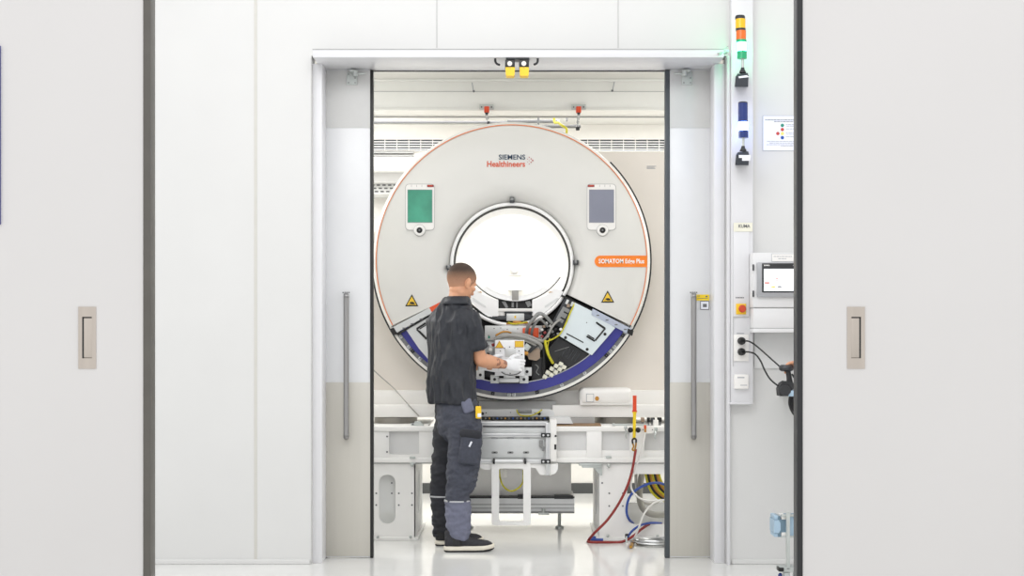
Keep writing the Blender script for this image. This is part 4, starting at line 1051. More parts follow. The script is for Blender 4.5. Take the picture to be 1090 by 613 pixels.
# signal lamps
def foot(r, x, y0, y1, y2):
    """stem, dome and wall bracket"""
    MB('galv').cyl(W(x + .6, y0 - 2, 8.09), W(x + .6, y1 + 1, 8.09), .0085).build('stem', r)
    mb = MB('lamp_black').lathe(W(x + .5, y1 + 5, 8.09), [(.020, 0), (.019, .006), (.012, .018), (.0095, .03), (0, .03)], n=20); mb.build('stem_foot', r)
    mb = MB('lamp_base').loops([[W(x - 8, y2, 8.05), W(x + 6.3, y2, 8.05), W(x + 6.3, y2, 8.226), W(x - 8, y2, 8.226)],
                              [W(x - 7, y1 + 9, 8.05), W(x + 6.8, y1 + 8, 8.05), W(x + 6.8, y1 + 8, 8.226), W(x - 7, y1 + 9, 8.226)],
                              [W(x - 5, y1 + 6, 8.065), W(x + 5.8, y1 + 5, 8.065), W(x + 5.8, y1 + 5, 8.226), W(x - 5, y1 + 6, 8.226)]])
    mb.build('wall_bracket', r, sharp=20)
ps = 8.09 / F
r = empty('signal_lamp', W(789, 92.5, 8.15), 'signal lamp with yellow, orange and glowing green tiers, upper right of the doorway', 'signal lamp')
def tier(name, x, y0, y1, rad, m, lab=None, cap=0.0):
    MB(m).lathe(W(x, y1, 8.09), [(0, 0), (rad, 0), (rad, (y1 - y0) * ps - cap), (rad * .86, (y1 - y0) * ps), (0, (y1 - y0) * ps)], n=28).build(name, r, label=lab)
tier('top_cap', 787.8, 16.6, 20.4, .0285, 'lamp_black', None, .008)
tier('yellow_tier', 788.2, 20.4, 30.4, .0285, 'lens_yellow', 'yellow lens')
tier('joint_ring', 788.4, 30.4, 32.8, .0285, 'lamp_black')
tier('orange_tier', 788.8, 32.8, 42.4, .0285, 'lens_orange', 'orange lens')
tier('green_ring', 789.2, 42.4, 45.4, .029, 'lens_green', 'green ring')
tier('lit_tier', 789.5, 45.4, 54.6, .0275, 'lit_green', 'lit green lens')
tier('green_tier', 789.8, 54.6, 62.6, .0275, 'lens_green', 'green base')
foot(r, 790, 63, 72.5, 92.5)
MB('paper').fp([(786, 81.4), (795, 80), (797.8, 82), (786.6, 83.2)], 8.046, .003).build('white_tag', r)
r = empty('signal_lamp', W(790, 175.8, 8.15), 'blue signal lamp on the white duct below the green one', 'signal lamp')
tier('top_cap', 790.8, 108.6, 110, .0275, 'lamp_black', None, .004)
tier('blue_tier', 790.8, 110, 130, .0275, 'lens_blue', 'dark blue lens')
tier('lit_tier', 791.2, 130, 139, .0275, 'lit_blue', 'lit blue lens')
tier('blue_base', 791.4, 139, 146.8, .0275, 'lens_blue', 'blue base', .0)
foot(r, 790.5, 147, 156, 175.8)
MB('paper').fb(786.5, 165, 799, 168, 8.046, .003, 0).fb(790, 168, 798.6, 171, 8.046, .003, 0).build('white_tag', r)

# notice beside the lamps
r = empty('notice_sheet', W(838, 160, YW - .003), 'white notice sheet with coloured dots right of the signal lamps', 'notice')
mb = MB('ink_light').fb(811.9, 122.9, 866, 160.6, YW - .003, .003, 0); mb.use('paper').fb(812.4, 123.4, 866, 160.1, YW - .004, .003, 0); mb.build('sheet', r)
mb = MB('ink_grey')
def lines(mb, rows, Y, h=.5):
    for y, x0, x1 in rows:
        x = x0
        while x < x1:
            wd = random.uniform(1.4, 4.2); mb.fb(x, y - h / 2, min(x + wd, x1), y + h / 2, Y, .0012, 0); x += wd + .5
    return mb
random.seed(3)
lines(mb, [(127.4, 814.5, 856), (129.3, 824, 852)], YW - .005, .7); mb.use('ink_light')
lines(mb, [(132.6, 836.5, 858), (134.2, 837, 856), (137.2, 836.5, 856), (141.2, 836.5, 857), (143, 837, 855), (145.5, 836.5, 856), (150.4, 816.5, 856), (152.2, 819, 856), (154, 816, 856), (155.4, 831, 844)], YW - .005, .6)
mb.build('printed_lines', r)
for x, y, m in ((832.8, 133.4, 'dot_green'), (832.8, 137.8, 'dot_red'), (828, 142.1, 'dot_red'), (832.8, 142.1, 'dot_yellow'), (832.8, 146.5, 'dot_blue')):
    MB(m).fp(circ(x, y, 1.85, 18), YW - .0052, .0015).build('coloured_dot', r)

# control cabinet
YC = 8.10
C_ = empty('control_cabinet', W(840, 354, YC), 'grey wall cabinet with a lit touch screen beside the right panel', 'control cabinet')
MB('cabinet_grey').fb(801.5, 269, 900, 327, YC, YW - YC, .003).build('cabinet_door', C_)
MB('seam_grey').fb(801.8, 327, 900, 328.3, YC + .01, YW - YC - .01, 0).build('seam', C_)
mb = MB('cabinet_grey').fb(802, 328.3, 900, 349, YC + .004, YW - YC - .004, .002).fb(802, 350, 900, 354, YC - .006, YW - YC + .006, .002); mb.use('seam_grey').fb(802, 349, 900, 350, YC + .004, YW - YC - .004, 0); mb.build('lower_box', C_)
for y in (284.6, 312.6): MB('dark_metal').fb(801.4, y - 3.4, 802.8, y + 3.4, YC - .008, .02, .002).build('hinge', C_)
mb = MB('bezel_grey').fb(806.2, 279.2, 866, 316.2, YC - .022, .03, .004); mb.build('screen_bezel', C_)
mb = MB('black_satin').fb(811.2, 280.2, 864, 311.2, YC - .025, .02, .001)
mb.use('white_ink'); text(mb, 'SIEMENS', 816.2, 282.4, 6.2, 1.5, YC - .0262); mb.use('ink_light'); mb.fb(844, 282.2, 850, 283, YC - .0262, .001, 0); mb.build('screen_glass', C_)
mb = MB('screen_lit').fb(813.2, 286.2, 860, 309.6, YC - .0265, .004, 0)
mb.use('red_button').fb(814, 300.3, 819, 301.8, YC - .028, .002, 0).fb(826.2, 296.2, 827.8, 297.4, YC - .028, .002, 0).fb(826.2, 298.4, 827.8, 299.4, YC - .028, .002, 0)
mb.use('bezel_grey').fp(rrect(827.6, 304.2, 832, 306.4, 1, 4), YC - .028, .002); mb.use('dot_yellow').fb(821, 304.4, 825.4, 306.2, YC - .028, .002, 0)
mb.use('ink_light'); lines(mb, [(292, 820, 835), (294.5, 821, 830), (297.4, 837, 846), (300, 837, 846), (302.6, 838, 845), (305, 816, 820)], YC - .028, .25)
mb.use('sign_blue')
for y in (291.2, 294.5, 297, 299.6, 302.3, 304.2): mb.fb(845, y - .4, 846.2, y + .4, YC - .028, .002, 0)
mb.build('screen', C_, label='lit white screen')
mb = MB('ink_light').fb(821.2, 270, 845.8, 278.5, YC - .002, .004, 0); mb.use('cover_white').fb(821.7, 270.4, 845.3, 278.1, YC - .003, .004, 0)
mb.use('ink_light'); lines(mb, [(272.9, 823.5, 843), (275.2, 828.5, 837)], YC - .0042, .7); mb.build('name_plate', C_)
MB('stand_grey').fb(803, 354.2, 900, 392, YW - .012, .012, 0).build('wall_backplate', C_, label='pale plate below the cabinet')

# scanner in its stand on a small shelf
YB = 7.86
r = empty('wall_shelf', W(860, 424, YB), 'pale blue edged shelf end beside the right panel', 'shelf')
mb = MB('clamp_blue').fb(839.5, 415.6, 930, 421.8, YB - .06, .12, .003); mb.build('shelf_board', r)
mb = MB('galv').fb(845, 421.8, 925, 424, YB, .42, .002); mb.build('shelf_arm', r)
r = empty('barcode_scanner', W(838, 422, YB), 'dark grey handheld scanner in its upright stand beside the right panel', 'barcode scanner')
mb = MB('rubber').loops([[W(x, y, YB - .065 + d) for x, y in circ(cx, cy, rr, 16)] for d, cx, cy, rr in ((0, 836, 415.4, 5.8), (.03, 836, 414.5, 7.2), (.09, 836.5, 414.5, 7.2), (.12, 837, 415.5, 5.5))])
mb.fp([(830, 421.6), (829.2, 414), (832, 408), (836, 405.6), (842, 406.4), (848, 409), (848, 414.2), (840, 414.6), (839, 421.6)], YB - .05, .09); mb.build('stand_base', r)
mb = MB('rubber').loops([[W(cx + wx * math.cos(t * math.pi / 8), cy, YB + .025 * math.sin(t * math.pi / 8)) for t in range(16)] for cx, cy, wx in ((840.6, 410, 4.2), (840.3, 404, 3.1), (839.3, 397, 2.7), (837.8, 391, 3.0))]); mb.build('neck', r)
mb = MB('dark_metal').loops([[W(837 + a * math.cos(t * math.pi / 10), 391.8 + dy, YB + b * math.sin(t * math.pi / 10)) for t in range(20)] for dy, a, b in ((3.4, 5.5, .035), (2.2, 7.4, .05), (-.2, 8, .055), (-2.4, 7.6, .05), (-3.6, 5.8, .035))]); mb.build('head', r)
mb = MB('cable_black')
for k in range(5):
    mb.tube([W(840.5 + k * 1.5, 422, YB - .03 + .012 * k), W(840 + k * 1.5, 430 - k * .3, YB - .03 + .012 * k), W(844 + k * 1.6, 440 - k * 1.2, YB - .03 + .012 * k), W(852 + k, 446 - k * 2, YB - .03 + .012 * k), W(862, 447 - k * 2, YB), W(868, 438, YB), W(868, 424, YB)], .0048, 8)
mb.tube([W(843, 398, YB), W(846, 402.5, YB), W(852, 407, YB)], .005, 8)
mb.build('coiled_cable', r, label='coiled black cable')

# blue clamp on a post near the right panel
YK = 7.5
r = empty('floor_clamp_stand', W(835, 626, YK), 'galvanised post stand holding a pale blue clamp block, low by the right panel', 'clamp stand')
mb = MB('clamp_blue_dark').fp([(827.5, 549.5), (830.5, 549.5), (830.5, 553), (834, 553), (834, 549.5), (852, 549), (852, 571), (834, 571), (834, 567.5), (831, 567.5), (831, 571.5), (827.5, 571.5), (827.5, 567), (830, 565), (830.5, 556), (827.5, 553.5)], YK - .02, .12); mb.build('block', r, label='blue grey clamp block')
mb = MB('clamp_blue').fp([(824.2, 553.5), (829, 553.5), (831, 557), (831, 564), (829, 567.5), (824.2, 567.5)], YK - .035, .13).fb(824.4, 549, 828, 553, YK - .03, .12, .002).fb(824.4, 568, 828, 571.6, YK - .03, .12, .002).fb(840, 549.5, 856, 571, YK - .03, .04, .004); mb.build('jaw', r, label='pale blue jaw')
mb = MB('cover_white').fb(832, 548.5, 837, 553, YK - .032, .1, .003).fb(832, 566.8, 837, 571.5, YK - .032, .1, .003); mb.build('pad', r)
mb = MB('galv').fb(837.3, 547.6, 841, 606, YK - .06, .02, .002).fb(832, 548, 860, 550, YK - .045, .03, .002).fb(832, 570.4, 860, 572.4, YK - .045, .03, .002); mb.cyl(W(839.2, 547.6, YK - .05), W(839.2, 545, YK - .05), .012); mb.build('post', r)
mb = MB('galv').fb(829.5, 604, 880, 609, YK - .06, .1, .004).fb(845, 609, 850, 626.8, YK - .02, .03, .002).fb(870, 609, 875, 626.8, YK - .02, .03, .002); mb.use('black').fb(829, 604.4, 834.5, 608.4, YK - .07, .06, .002); mb.build('foot_bar', r)
mb = MB('galv').cyl(W(837, 609, YK - .04), W(837, 615, YK - .04), .018).cyl(W(837, 615, YK - .04), W(837, 626.8, YK - .04), .03); mb.use('lens_blue').sphere(W(830.5, 612, YK - .04), .012, 10, 8); mb.build('caster', r)

# ------------------------------------------------------------------ people
def solidify_voxel(mb, voxel, smooth=4):
    """fuse overlapping lofts into one continuous skin"""
    me = bpy.data.meshes.new('skin'); bmesh.ops.recalc_face_normals(mb.bm, faces=mb.bm.faces[:]); mb.bm.to_mesh(me); mb.bm.free()
    o = bpy.data.objects.new('skin', me); COL.objects.link(o)
    m = o.modifiers.new('remesh', 'REMESH'); m.mode = 'VOXEL'; m.voxel_size = voxel
    if smooth:
        m = o.modifiers.new('smooth', 'SMOOTH'); m.factor = 0.5; m.iterations = smooth
    dg = bpy.context.evaluated_depsgraph_get()
    res = bpy.data.meshes.new_from_object(o.evaluated_get(dg))
    bpy.data.objects.remove(o); bpy.data.meshes.remove(me)
    out = MB(); out.mats = list(mb.mats) or []
    out.bm.from_mesh(res); bpy.data.meshes.remove(res)
    for f in out.bm.faces: f.material_index = 0
    return out

def ell_ring(c, a, b, n=28, p=2.0):
    out = []
    for i in range(n):
        t = 2 * math.pi * i / n; ct, st = math.cos(t), math.sin(t)
        e = 2 / p
        out.append(c + a * (abs(ct) ** e * (1 if ct >= 0 else -1)) + b * (abs(st) ** e * (1 if st >= 0 else -1)))
    return out

def limb(mb, st, ref, n=24, sub=5):
    """st: (centre, half width along ref, half width across) smoothed into a tapering tube"""
    C = catmull([Vector(s[0]) for s in st], sub); A = catmull([Vector((s[1], s[2], 0)) for s in st], sub)
    rings = []
    for i, c in enumerate(C):
        t = (C[min(i + 1, len(C) - 1)] - C[max(i - 1, 0)]).normalized()
        a = (ref - t * ref.dot(t)).normalized(); b = t.cross(a)
        rings.append(ell_ring(c, a * A[i].x, b * A[i].y, n))
    return mb.loops(rings)

def wrinkle(mb, amp, sc, seed=0.0, where=None):
    bm = mb.bm; bm.normal_update()
    for v in bm.verts:
        k = amp if where is None else amp * where(v.co)
        p = Vector((v.co.x * sc[0], v.co.y * sc[1], v.co.z * sc[2])) + Vector((seed, seed * 1.7, 0))
        h = noise.noise(p) + 0.5 * noise.noise(p * 2.1)
        h = (1 - abs(h) * 2.2) * 0.6 - .24
        v.co += v.normal * (h * k)
    return mb

def build_hand(wrist, d, nrm, side_up, curl, mname, parent, name, thumb_sign=1, scale=1.0):
    """palm, four unequal bent fingers and a thumb; d points to the fingers, nrm out of the palm, side_up to the index finger"""
    d, nrm, up = d.normalized(), nrm.normalized(), side_up.normalized()
    mb = MB(mname); k = scale
    limb(mb, [(wrist - d * .05 * k, .036 * k, .030 * k), (wrist, .033 * k, .026 * k), (wrist + d * .03 * k, .038 * k, .022 * k), (wrist + d * .065 * k, .043 * k, .019 * k), (wrist + d * .09 * k, .041 * k, .015 * k)], up, 20)
    L = ((.030, .044, .026, .020), (.0105, .049, .030, .022), (-.010, .046, .028, .021), (-.030, .036, .021, .018))
    for (o, a, b, c), cu in zip(L, curl):
        p = wrist + d * .082 * k + up * o * k; q = [p - d * .015 * k, p]; an = 0
        for ln, da in ((a, cu[0]), (b, cu[1]), (c, cu[2])):
            an += math.radians(da); q.append(q[-1] + (d * math.cos(an) + nrm * math.sin(an) + up * o * .9) * ln * k)
        r = [.0108, .0105, .0096, .0088, .0072]
        limb(mb, [(x, y * k, y * k) for x, y in zip(q, r)], up, 12, 4)
    p = wrist + d * .028 * k + up * .03 * k
    q = [p, p + (d * .022 + up * .022 + nrm * .012) * k, p + (d * .05 + up * .034 + nrm * .026) * k, p + (d * .074 + up * .034 + nrm * .040) * k]
    limb(mb, [(x, y * k, y * k) for x, y in zip(q, (.016, .0135, .0112, .0085))], nrm, 12, 4)
    mb = solidify_voxel(mb, .0035 * k, 2)
    return mb.build(name, parent, mname, sharp=180)

def build_head(mb, hc, f, r, u):
    def e(cf, cr, cu, rf, rr, ru, n=24):
        rings = []
        for j in range(15):
            th = math.pi * j / 14; q = max(math.sin(th), 1e-3)
            rings.append([hc + f * (cf + rf * q * math.cos(2 * math.pi * i / n)) + r * (cr + rr * q * math.sin(2 * math.pi * i / n)) + u * (cu - ru * math.cos(th)) for i in range(n)])
        mb.loops(rings)
    e(-.004, 0, .030, .101, .077, .092)          # skull
    e(.018, 0, -.030, .078, .066, .085)          # face
    e(.054, 0, -.095, .034, .032, .028)          # chin
    e(.010, .040, -.062, .048, .020, .032); e(.010, -.040, -.062, .048, .020, .032)   # jaw
    e(.082, 0, .022, .020, .052, .012)           # brow
    e(.104, 0, -.018, .016, .012, .024); e(.110, 0, -.030, .014, .016, .010)           # nose
    e(.093, 0, -.058, .010, .024, .007); e(.092, 0, -.070, .010, .021, .007)           # lips
    e(.060, .048, -.015, .028, .020, .020); e(.060, -.048, -.015, .028, .020, .020)    # cheeks
    for s in (1, -1):
        e(-.004, s * .080, -.010, .021, .012, .034); e(-.012, s * .090, -.002, .017, .007, .026); e(.0, s * .082, -.034, .010, .008, .012)   # ears

def build_person(J, label):
    R = J['R']; Fd = J['F']; Rp = J['Rp']; Fp = J['Fp']; Z = Vector((0, 0, 1))
    base = Vector((J['hip_c'].x, J['hip_c'].y, 0))
    root = empty('person', base, label, 'person')
    hf, hr, hu, hc = J['hf'], J['hr'], J['hu'], J['head']
    # ---- one continuous body
    mb = MB('skin')
    build_head(mb, hc, hf, hr, hu)
    limb(mb, [(J['neck'] - Z * .06, .075, .07), (J['neck'], .062, .060), (J['neck'].lerp(hc, .5), .057, .058), (hc - hu * .03 - hf * .01, .058, .060)], R, 24)
    mb.loops([ell_ring(c, R * a, Fd * b) for c, a, b in J['torso_body']])
    for s in ('r', 'l'):
        sh, el, wr = J[s + 'sh'], J[s + 'el'], J[s + 'wr']
        mid = sh.lerp(el, .5)
        limb(mb, [(sh, .044, .044), (mid, .042, .044), (el.lerp(sh, .12), .041, .043), (el, .041, .042), (el.lerp(wr, .22), .045, .044), (el.lerp(wr, .55), .039, .038), (el.lerp(wr, .88), .030, .027), (wr, .029, .024), (wr + (wr - el).normalized() * .05, .030, .02)], Z, 20)
        hp, kn, an = J[s + 'hip'], J[s + 'kn'], J[s + 'an']
        limb(mb, [(hp + Z * .03, .06, .06), (hp, .066, .068), (hp.lerp(kn, .5), .056, .058), (kn, .046, .048), (kn.lerp(an, .35), .042, .045), (an, .034, .036), (Vector((an.x, an.y, .06)), .036, .038)], Rp, 20)
    body = solidify_voxel(mb, .0055, 3)
    body.use('skin'); body.use('tattoo')
    if J.get('tattoo'):
        el, wr = J['rel'], J['rwr']
        for f_ in body.bm.faces:
            c = f_.calc_center_median(); t = (c - el).dot(wr - el) / (wr - el).length_squared
            dist = (c - el.lerp(wr, min(max(t, 0), 1))).length
            if dist < .07 and .42 < t < 1.0 and noise.noise(c * 38) + (.35 if t > .82 else -.02) > .12: f_.material_index = 1
    body.build('body', root, sharp=180)
    # eyes
    for s in (1, -1):
        c = hc + hf * .083 + hr * (s * .031) + hu * .002
        m2 = MB('eye_white').sphere(c, .012, 14, 10); m2.use('eye_dark').sphere(c + hf * .006, .0075, 12, 8); m2.build('eye', root)
    # ---- cropped hair
    tmp = bmesh.new(); bmesh.ops.create_uvsphere(tmp, u_segments=48, v_segments=32, radius=1.0)
    kill = []
    for v in tmp.verts:
        p = v.co.copy(); v.co = Vector((-.005 + .1045 * p.x, .0795 * p.y, .030 + .0955 * p.z))
        q = v.co
        low = -.066 + max(0, (q.x + .055)) * .42 + (max(0, q.x - .02) * 1.15)
        if q.z < low: kill.append(v)
    bmesh.ops.delete(tmp, geom=kill, context='VERTS')
    ex = bmesh.ops.extrude_face_region(tmp, geom=tmp.faces[:])
    for v in [g for g in ex['geom'] if isinstance(g, bmesh.types.BMVert)]: v.co += (Vector((-.005, 0, .03)) - v.co) * .035
    for v in tmp.verts: v.co = hc + hf * v.co.x + hr * v.co.y + hu * v.co.z
    mh = MB('hair'); mh.merge(tmp); mh.build('hair', root, sharp=180)
    # ---- polo shirt
    mb = MB('polo')
    mb.loops([ell_ring(c, R * a, Fd * b, 36, 2.3) for c, a, b in J['shirt']])
    for s in ('r', 'l'):
        sh, el = J[s + 'sh'], J[s + 'el']
        q = sh.lerp(el, J.get('sleeve', .68))
        inn = sh.lerp((J['rsh'] + J['lsh']) / 2, .35)
        limb(mb, [(inn + Z * .005, .055, .055), (sh, .066, .064), (sh.lerp(el, .3), .066, .066), (q, .062, .064)], Z, 24)
    shirt = solidify_voxel(mb, .007, 5)
    zlo, zhi = J['shirt'][0][0].z, J['shirt'][-1][0].z
    wrinkle(shirt, .031, (8, 8, 1.8), 3.1)
    wrinkle(shirt, .014, (18, 18, 6), 8.7)
    so = shirt.build('polo_shirt', root, 'polo', sharp=180)
    nk = J['neck']
    mb = MB('polo')
    ax = (hc - nk).normalized().lerp(Z, .5).normalized()
    mb.loops([ell_ring(nk + ax * h + Fd * o, R * a, Fd * b, 32) for h, a, b, o in ((-.03, .088, .080, -.006), (-.005, .076, .072, -.002), (.018, .070, .068, 0), (.022, .067, .065, 0), (.016, .062, .060, 0), (-.03, .07, .065, 0))], caps=False)
    mb.loops([ell_ring(nk + ax * h + Fd * o, R * a, Fd * b, 32) for h, a, b, o in ((.020, .070, .068, 0), (.004, .082, .079, -.006), (-.024, .098, .088, -.010), (-.028, .096, .086, -.010), (.0, .078, .075, -.004), (.016, .067, .065, 0))], caps=False)
    mb.build('collar', so, sharp=60)
    for s in ('r', 'l'):
        sh, el = J[s + 'sh'], J[s + 'el']; q = sh.lerp(el, J.get('sleeve', .68)); t = (el - sh).normalized()
        mb = MB('trouser_black'); limb(mb, [(q - t * .028, .0645, .066), (q - t * .010, .0645, .066), (q + t * .004, .0630, .0645)], Z, 28, 3); mb.build('sleeve_hem', so, sharp=60)
    # ---- work trousers
    mb = MB('trouser_dark')
    mb.loops([ell_ring(c, Rp * a, Fp * b, 36, 2.2) for c, a, b in J['pelvis']])
    for s in ('r', 'l'): limb(mb, J[s + 'leg'], Rp, 28)
    tr = solidify_voxel(mb, .008, 4)
    zk = J['zstrip']
    wrinkle(tr, .020, (6, 6, 12), 1.3, lambda c: .45 + .55 * max(0, 1 - abs(c.z - .42) / .28) + (.5 if c.z < .2 else 0))
    wrinkle(tr, .009, (12, 12, 22), 5.2)
    tr.use('trouser_dark'); tr.use('trouser_slate'); tr.use('trouser_black')
    mid = (J['rkn'] + J['lkn']) / 2; perp = (J['rkn'] - J['lkn']).normalized()
    for f_ in tr.bm.faces:
        c = f_.calc_center_median(); right = (c - mid).dot(perp) > 0
        if c.z < zk: f_.material_index = (1 if right or f_.normal.x < -.93 else 2)
        elif not right: f_.material_index = 2
    to = tr.build('work_trousers', root, sharp=180)
    for s in ('r', 'l'):
        st = J[s + 'leg']; C = catmull([Vector(q[0]) for q in st], 12); A = catmull([Vector((q[1], q[2], 0)) for q in st], 12)
        i = min(range(len(C)), key=lambda k: abs(C[k].z - zk))
        mb = MB('reflective'); a = (Rp - Z * Rp.z).normalized(); b = Z.cross(a)
        mb.loops([ell_ring(Vector((C[i].x, C[i].y, zk + h)), a * (A[i].x + .004 + e), b * (A[i].y + .004 + e), 30) for h, e in ((-.005, 0), (-.004, .002), (.004, .002), (.005, 0))]); mb.build('reflective_strip', to, label='pale reflective strip')
    for k_ in J.get('pockets', ()):
        c, sx, sz, th, rot, m, nm = k_
        mb = MB(m).box(c - Vector((sx, th, sz)), c + Vector((sx, th, sz)), .02, 3, rot)
        mb.build(nm, to, sharp=60)
    # ---- safety shoes
    for s in ('r', 'l'):
        hl, d = J[s + 'heel'], J[s + 'dir']; w_ = Z.cross(d).normalized()
        def sec(t, hw, z0, z1, p=2.6, n=20):
            c = Vector((hl.x, hl.y, 0)) + d * t; zc = (z0 + z1) / 2
            return [c + w_ * x + Z * (zc + y) for x, y in [((abs(math.cos(a)) ** (2 / p)) * (1 if math.cos(a) >= 0 else -1) * hw, (abs(math.sin(a)) ** (2 / p)) * (1 if math.sin(a) >= 0 else -1) * (z1 - z0) / 2) for a in [2 * math.pi * i / n for i in range(n)]]]
        mb = MB('shoe_dark').loops([sec(*q) for q in ((.004, .026, .035, .085), (.014, .035, .03, .112), (.045, .039, .028, .122), (.085, .040, .028, .118), (.115, .040, .028, .106), (.15, .043, .028, .090), (.19, .047, .028, .077), (.235, .047, .028, .071), (.27, .041, .028, .066), (.294, .027, .032, .056), (.303, .010, .036, .046))])
        mb.build('shoe_upper', root, sharp=180)
        SU = sorted([o for o in root.children if o.name.startswith('shoe_upper')], key=lambda o: o.name)[-1]
        outl = [(0, .0), (.006, .026), (.03, .038), (.08, .040), (.13, .042), (.19, .050), (.24, .050), (.28, .040), (.304, .022), (.311, 0)]
        P2 = [(t, x) for t, x in outl] + [(t, -x) for t, x in outl[-2:0:-1]]
        lift = lambda t: .012 * max(0, (t - .22) / .09) ** 1.6
        def slab(m, z0, z1, ex):
            b = MB(m); c = Vector((hl.x, hl.y, 0))
            rg = []
            for z, e in ((z0, ex - .003), (z0 + .003, ex), (z1 - .003, ex), (z1, ex - .003)):
                rg.append([c + d * (t + (e if t > .15 else -e)) + w_ * (x * (1 + e * 20)) + Z * (z + lift(t)) for t, x in P2])
            return b.loops(rg)
        slab('midsole', .011, .036, .003).build('midsole', SU, label='cream midsole', sharp=50)
        slab('outsole', .0, .013, .001).build('outsole', SU, label='black outsole', sharp=50)
        mb = MB('outsole')
        for k in range(5):
            c = Vector((hl.x, hl.y, 0)) + d * (.105 + k * .016) + Z * (.113 - k * .0085)
            mb.tube([c - w_ * .026 - Z * .010, c - w_ * .01 + Z * .002, c + d * .006 + w_ * .01 + Z * .002, c + w_ * .026 - Z * .010], .0032, 6, 3)
        mb.build('laces', SU)
        an = J[s + 'an']; mb = MB('cable_black'); limb(mb, [(Vector((an.x, an.y, .045)), .046, .046), (Vector((an.x, an.y, .12)), .046, .046), (Vector((an.x, an.y, .20)), .048, .048)], d, 20); mb.build('sock', root)
        mb = MB('shoe_dark'); limb(mb, [(Vector((hl.x, hl.y, .085)) + d * .055, .050, .042), (Vector((hl.x, hl.y, .118)) + d * .052, .050, .040), (Vector((hl.x, hl.y, .128)) + d * .052, .044, .035)], d, 20); mb.build('ankle_collar', SU)
    return root, to

ang = lambda deg: Vector((math.cos(math.radians(deg)), math.sin(math.radians(deg)), 0))
right_of = lambda f: Vector((f.y, -f.x, 0))
Zv = Vector((0, 0, 1))
Ft = ang(50); Rt = right_of(Ft); Fpv = ang(30); Rpv = right_of(Fpv)
fh = ang(42); rh_ = right_of(fh)
hf = (fh * math.cos(math.radians(23)) - Zv * math.sin(math.radians(23))).normalized(); hu = rh_.cross(hf).normalized()
J = dict(F=Ft, R=Rt, Fp=Fpv, Rp=Rpv, hf=hf, hr=rh_, hu=hu, head=W(490.6, 300.8, 8.87), neck=W(487, 319, 8.86),
         hip_c=W(487, 440, 8.88),
         rsh=W(501, 341.5, 8.76), lsh=W(465.5, 347, 8.98), rel=W(511.5, 383, 8.82), rwr=W(537.5, 388, 9.05),
         lel=W(480, 388, 9.13), lwr=W(516, 389, 9.10),
         rhip=W(493, 440, 8.80), lhip=W(481, 440, 8.96), rkn=W(490, 514, 8.78), lkn=W(471, 512, 9.0), ran=W(486.5, 568, 8.76), lan=W(471, 562, 9.0),
         torso_body=[(W(486, 440, 8.88), .12, .085), (W(483, 400, 8.87), .115, .08), (W(482, 355, 8.87), .14, .085), (W(482, 340, 8.87), .13, .065), (W(486, 322, 8.86), .07, .06)],
         shirt=[(W(482.6, 428, 8.87), .168, .122), (W(482.6, 424, 8.87), .172, .126), (W(482.2, 410, 8.87), .170, .124), (W(481.8, 395, 8.87), .167, .120), (W(481.8, 375, 8.87), .172, .120), (W(482, 355, 8.87), .182, .120), (W(481.6, 342, 8.87), .186, .108), (W(481.6, 334, 8.87), .160, .086), (W(483.6, 326, 8.865), .120, .072), (W(485.5, 320.5, 8.86), .085, .066), (W(486.6, 317, 8.86), .068, .062)],
         pelvis=[(W(486, 424, 8.88), .155, .112), (W(486, 432, 8.88), .162, .120), (W(486.5, 445, 8.88), .168, .128), (W(487, 455, 8.88), .155, .125), (W(487, 464, 8.88), .10, .10)],
         rleg=[(W(493, 440, 8.81), .095, .108), (W(495, 462, 8.80), .100, .108), (W(494.5, 480, 8.79), .098, .104), (W(492.5, 500, 8.78), .092, .098), (W(490.5, 515, 8.77), .085, .092), (W(487, 530, 8.76), .076, .078), (W(487.5, 545, 8.76), .078, .080), (W(488, 558, 8.76), .074, .074), (W(488.5, 567, 8.76), .068, .068), (W(488, 573.5, 8.76), .060, .056)],
         lleg=[(W(481, 440, 8.95), .095, .100), (W(477, 462, 8.97), .094, .096), (W(475, 480, 8.99), .088, .088), (W(472.5, 500, 9.0), .080, .082), (W(471, 515, 9.0), .074, .078), (W(470, 530, 9.0), .068, .070), (W(470.5, 545, 9.0), .068, .068), (W(470.5, 556, 9.0), .066, .062), (W(470.5, 566, 9.0), .056, .056), (W(470.5, 571, 9.0), .050, .050)],
         rheel=W(472.8, 588, 8.755), rdir=ang(6), lheel=W(463.4, 581, 9.0), ldir=ang(12),
         zstrip=W(0, 532.5, 8.76).z, sleeve=.70, tattoo=True,
         pockets=[(W(500.5, 477, 8.695), .066, .10, .022, Matrix.Rotation(math.radians(8), 3, 'Y') @ Matrix.Rotation(math.radians(14), 3, 'Z'), 'trouser_dark', 'cargo_pocket'),
                  (W(501, 462, 8.685), .070, .026, .022, Matrix.Rotation(math.radians(8), 3, 'Y') @ Matrix.Rotation(math.radians(14), 3, 'Z'), 'trouser_black', 'pocket_flap'),
                  (W(497.5, 432, 8.735), .036, .044, .016, Matrix.Rotation(math.radians(-18), 3, 'Y') @ Matrix.Rotation(math.radians(26), 3, 'Z'), 'trouser_slate', 'hip_pocket')])
person, trousers = build_person(J, 'person in dark polo shirt and work trousers, back turned, gloved hands reaching into the scanner')
build_hand(J['rwr'] + Vector((.005, .004, 0)), Vector((.93, .30, -.06)), Vector((-.28, .95, -.05)), Vector((0, .05, 1)), ((20, 35, 25), (28, 38, 28), (34, 40, 30), (40, 42, 30)), 'glove', person, 'glove')
build_hand(J['lwr'] + Vector((.004, 0, 0)), Vector((.80, .22, -.02)), Vector((.25, .95, 0)), Vector((0, 0, 1)), ((25, 35, 25), (28, 38, 28), (30, 40, 30), (34, 42, 30)), 'glove', person, 'glove')
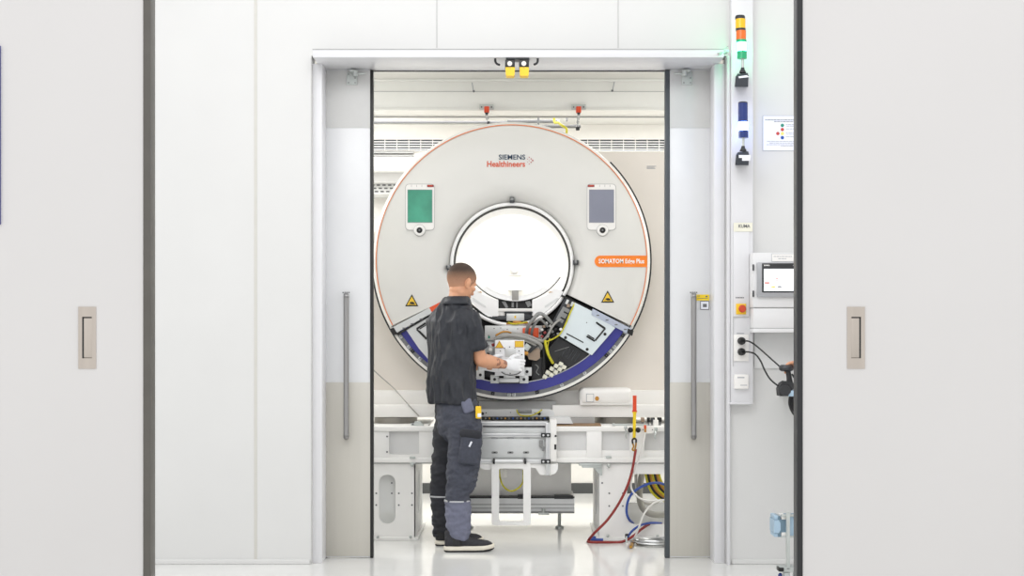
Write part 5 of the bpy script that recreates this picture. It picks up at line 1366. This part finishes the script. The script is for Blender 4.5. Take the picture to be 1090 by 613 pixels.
mb = MB('signal_yellow').fb(506, 432.2, 512.3, 445.6, 8.74, .03, .006); mb.use('paper').fb(508.3, 440, 512.4, 444, 8.735, .01, .002)
mb.build('tape_measure', trousers, label='yellow tag on the belt'); 
mb = MB('rubber').tube([W(509, 427, 8.76), W(509.3, 432, 8.75)], .004, 6, 0); mb.build('belt_clip', trousers)
mb = MB('paper').tube([W(499.5, 475.5, 8.665), W(502, 470, 8.665)], .006, 8, 0); mb.build('pen', trousers, label='white pen in the pocket')

# a second person stands behind the right panel; only the hand on the handheld scanner shows
F2 = ang(180); R2 = right_of(F2)
hf2 = (F2 * math.cos(math.radians(20)) - Zv * math.sin(math.radians(20))).normalized(); hu2 = R2.cross(hf2).normalized()
V = Vector
c2 = V((2.16, 7.72, 0))
J2 = dict(F=F2, R=R2, Fp=F2, Rp=R2, hf=hf2, hr=R2, hu=hu2, head=c2 + V((-.05, 0, 1.66)), neck=c2 + V((.0, 0, 1.53)), hip_c=c2 + V((0, 0, .9)),
          rsh=c2 + V((0, .185, 1.43)), lsh=c2 + V((0, -.185, 1.43)), rel=c2 + V((-.16, .24, 1.19)), rwr=V((1.672, 7.895, 1.178)), lel=c2 + V((.05, -.25, 1.15)), lwr=c2 + V((-.02, -.24, .90)),
          rhip=c2 + V((0, .09, .9)), lhip=c2 + V((0, -.09, .9)), rkn=c2 + V((-.02, .10, .5)), lkn=c2 + V((-.02, -.10, .5)), ran=c2 + V((.03, .10, .09)), lan=c2 + V((.03, -.10, .09)),
          torso_body=[(c2 + V((0, 0, .9)), .14, .10), (c2 + V((0, 0, 1.1)), .13, .09), (c2 + V((0, 0, 1.35)), .16, .10), (c2 + V((0, 0, 1.45)), .14, .08), (c2 + V((0, 0, 1.52)), .07, .06)],
          shirt=[(c2 + V((0, 0, z)), a, b) for z, a, b in ((.86, .175, .125), (.9, .178, .128), (1.1, .165, .118), (1.3, .185, .122), (1.4, .185, .108), (1.455, .165, .088), (1.49, .12, .074), (1.53, .068, .062))],
          pelvis=[(c2 + V((0, 0, z)), a, b) for z, a, b in ((1.0, .155, .112), (.92, .165, .125), (.85, .165, .128), (.78, .10, .10))],
          rleg=[(c2 + V((x, .095, z)), a, a) for x, z, a in ((0, .88, .095), (-.01, .7, .095), (-.02, .5, .08), (.01, .3, .076), (.03, .16, .074), (.03, .1, .062))],
          lleg=[(c2 + V((x, -.095, z)), a, a) for x, z, a in ((0, .88, .095), (-.01, .7, .095), (-.02, .5, .08), (.01, .3, .076), (.03, .16, .074), (.03, .1, .062))],
          rheel=c2 + V((.08, .10, 0)), rdir=ang(176), lheel=c2 + V((.08, -.10, 0)), ldir=ang(184), zstrip=.33, sleeve=.7)
second, _ = build_person(J2, 'person hidden behind the right panel, one bare hand on the handheld scanner')
build_hand(J2['rwr'], V((-.96, -.10, .06)), V((.05, -.55, -.85)), V((0, -.9, .5)), ((12, 25, 20), (14, 28, 20), (18, 30, 20), (22, 30, 20)), 'skin', second, 'hand')
build_hand(J2['lwr'], V((-.1, 0, -1)), V((0, 1, 0)), V((-1, 0, 0)), ((10, 20, 15),) * 4, 'skin', second, 'hand')
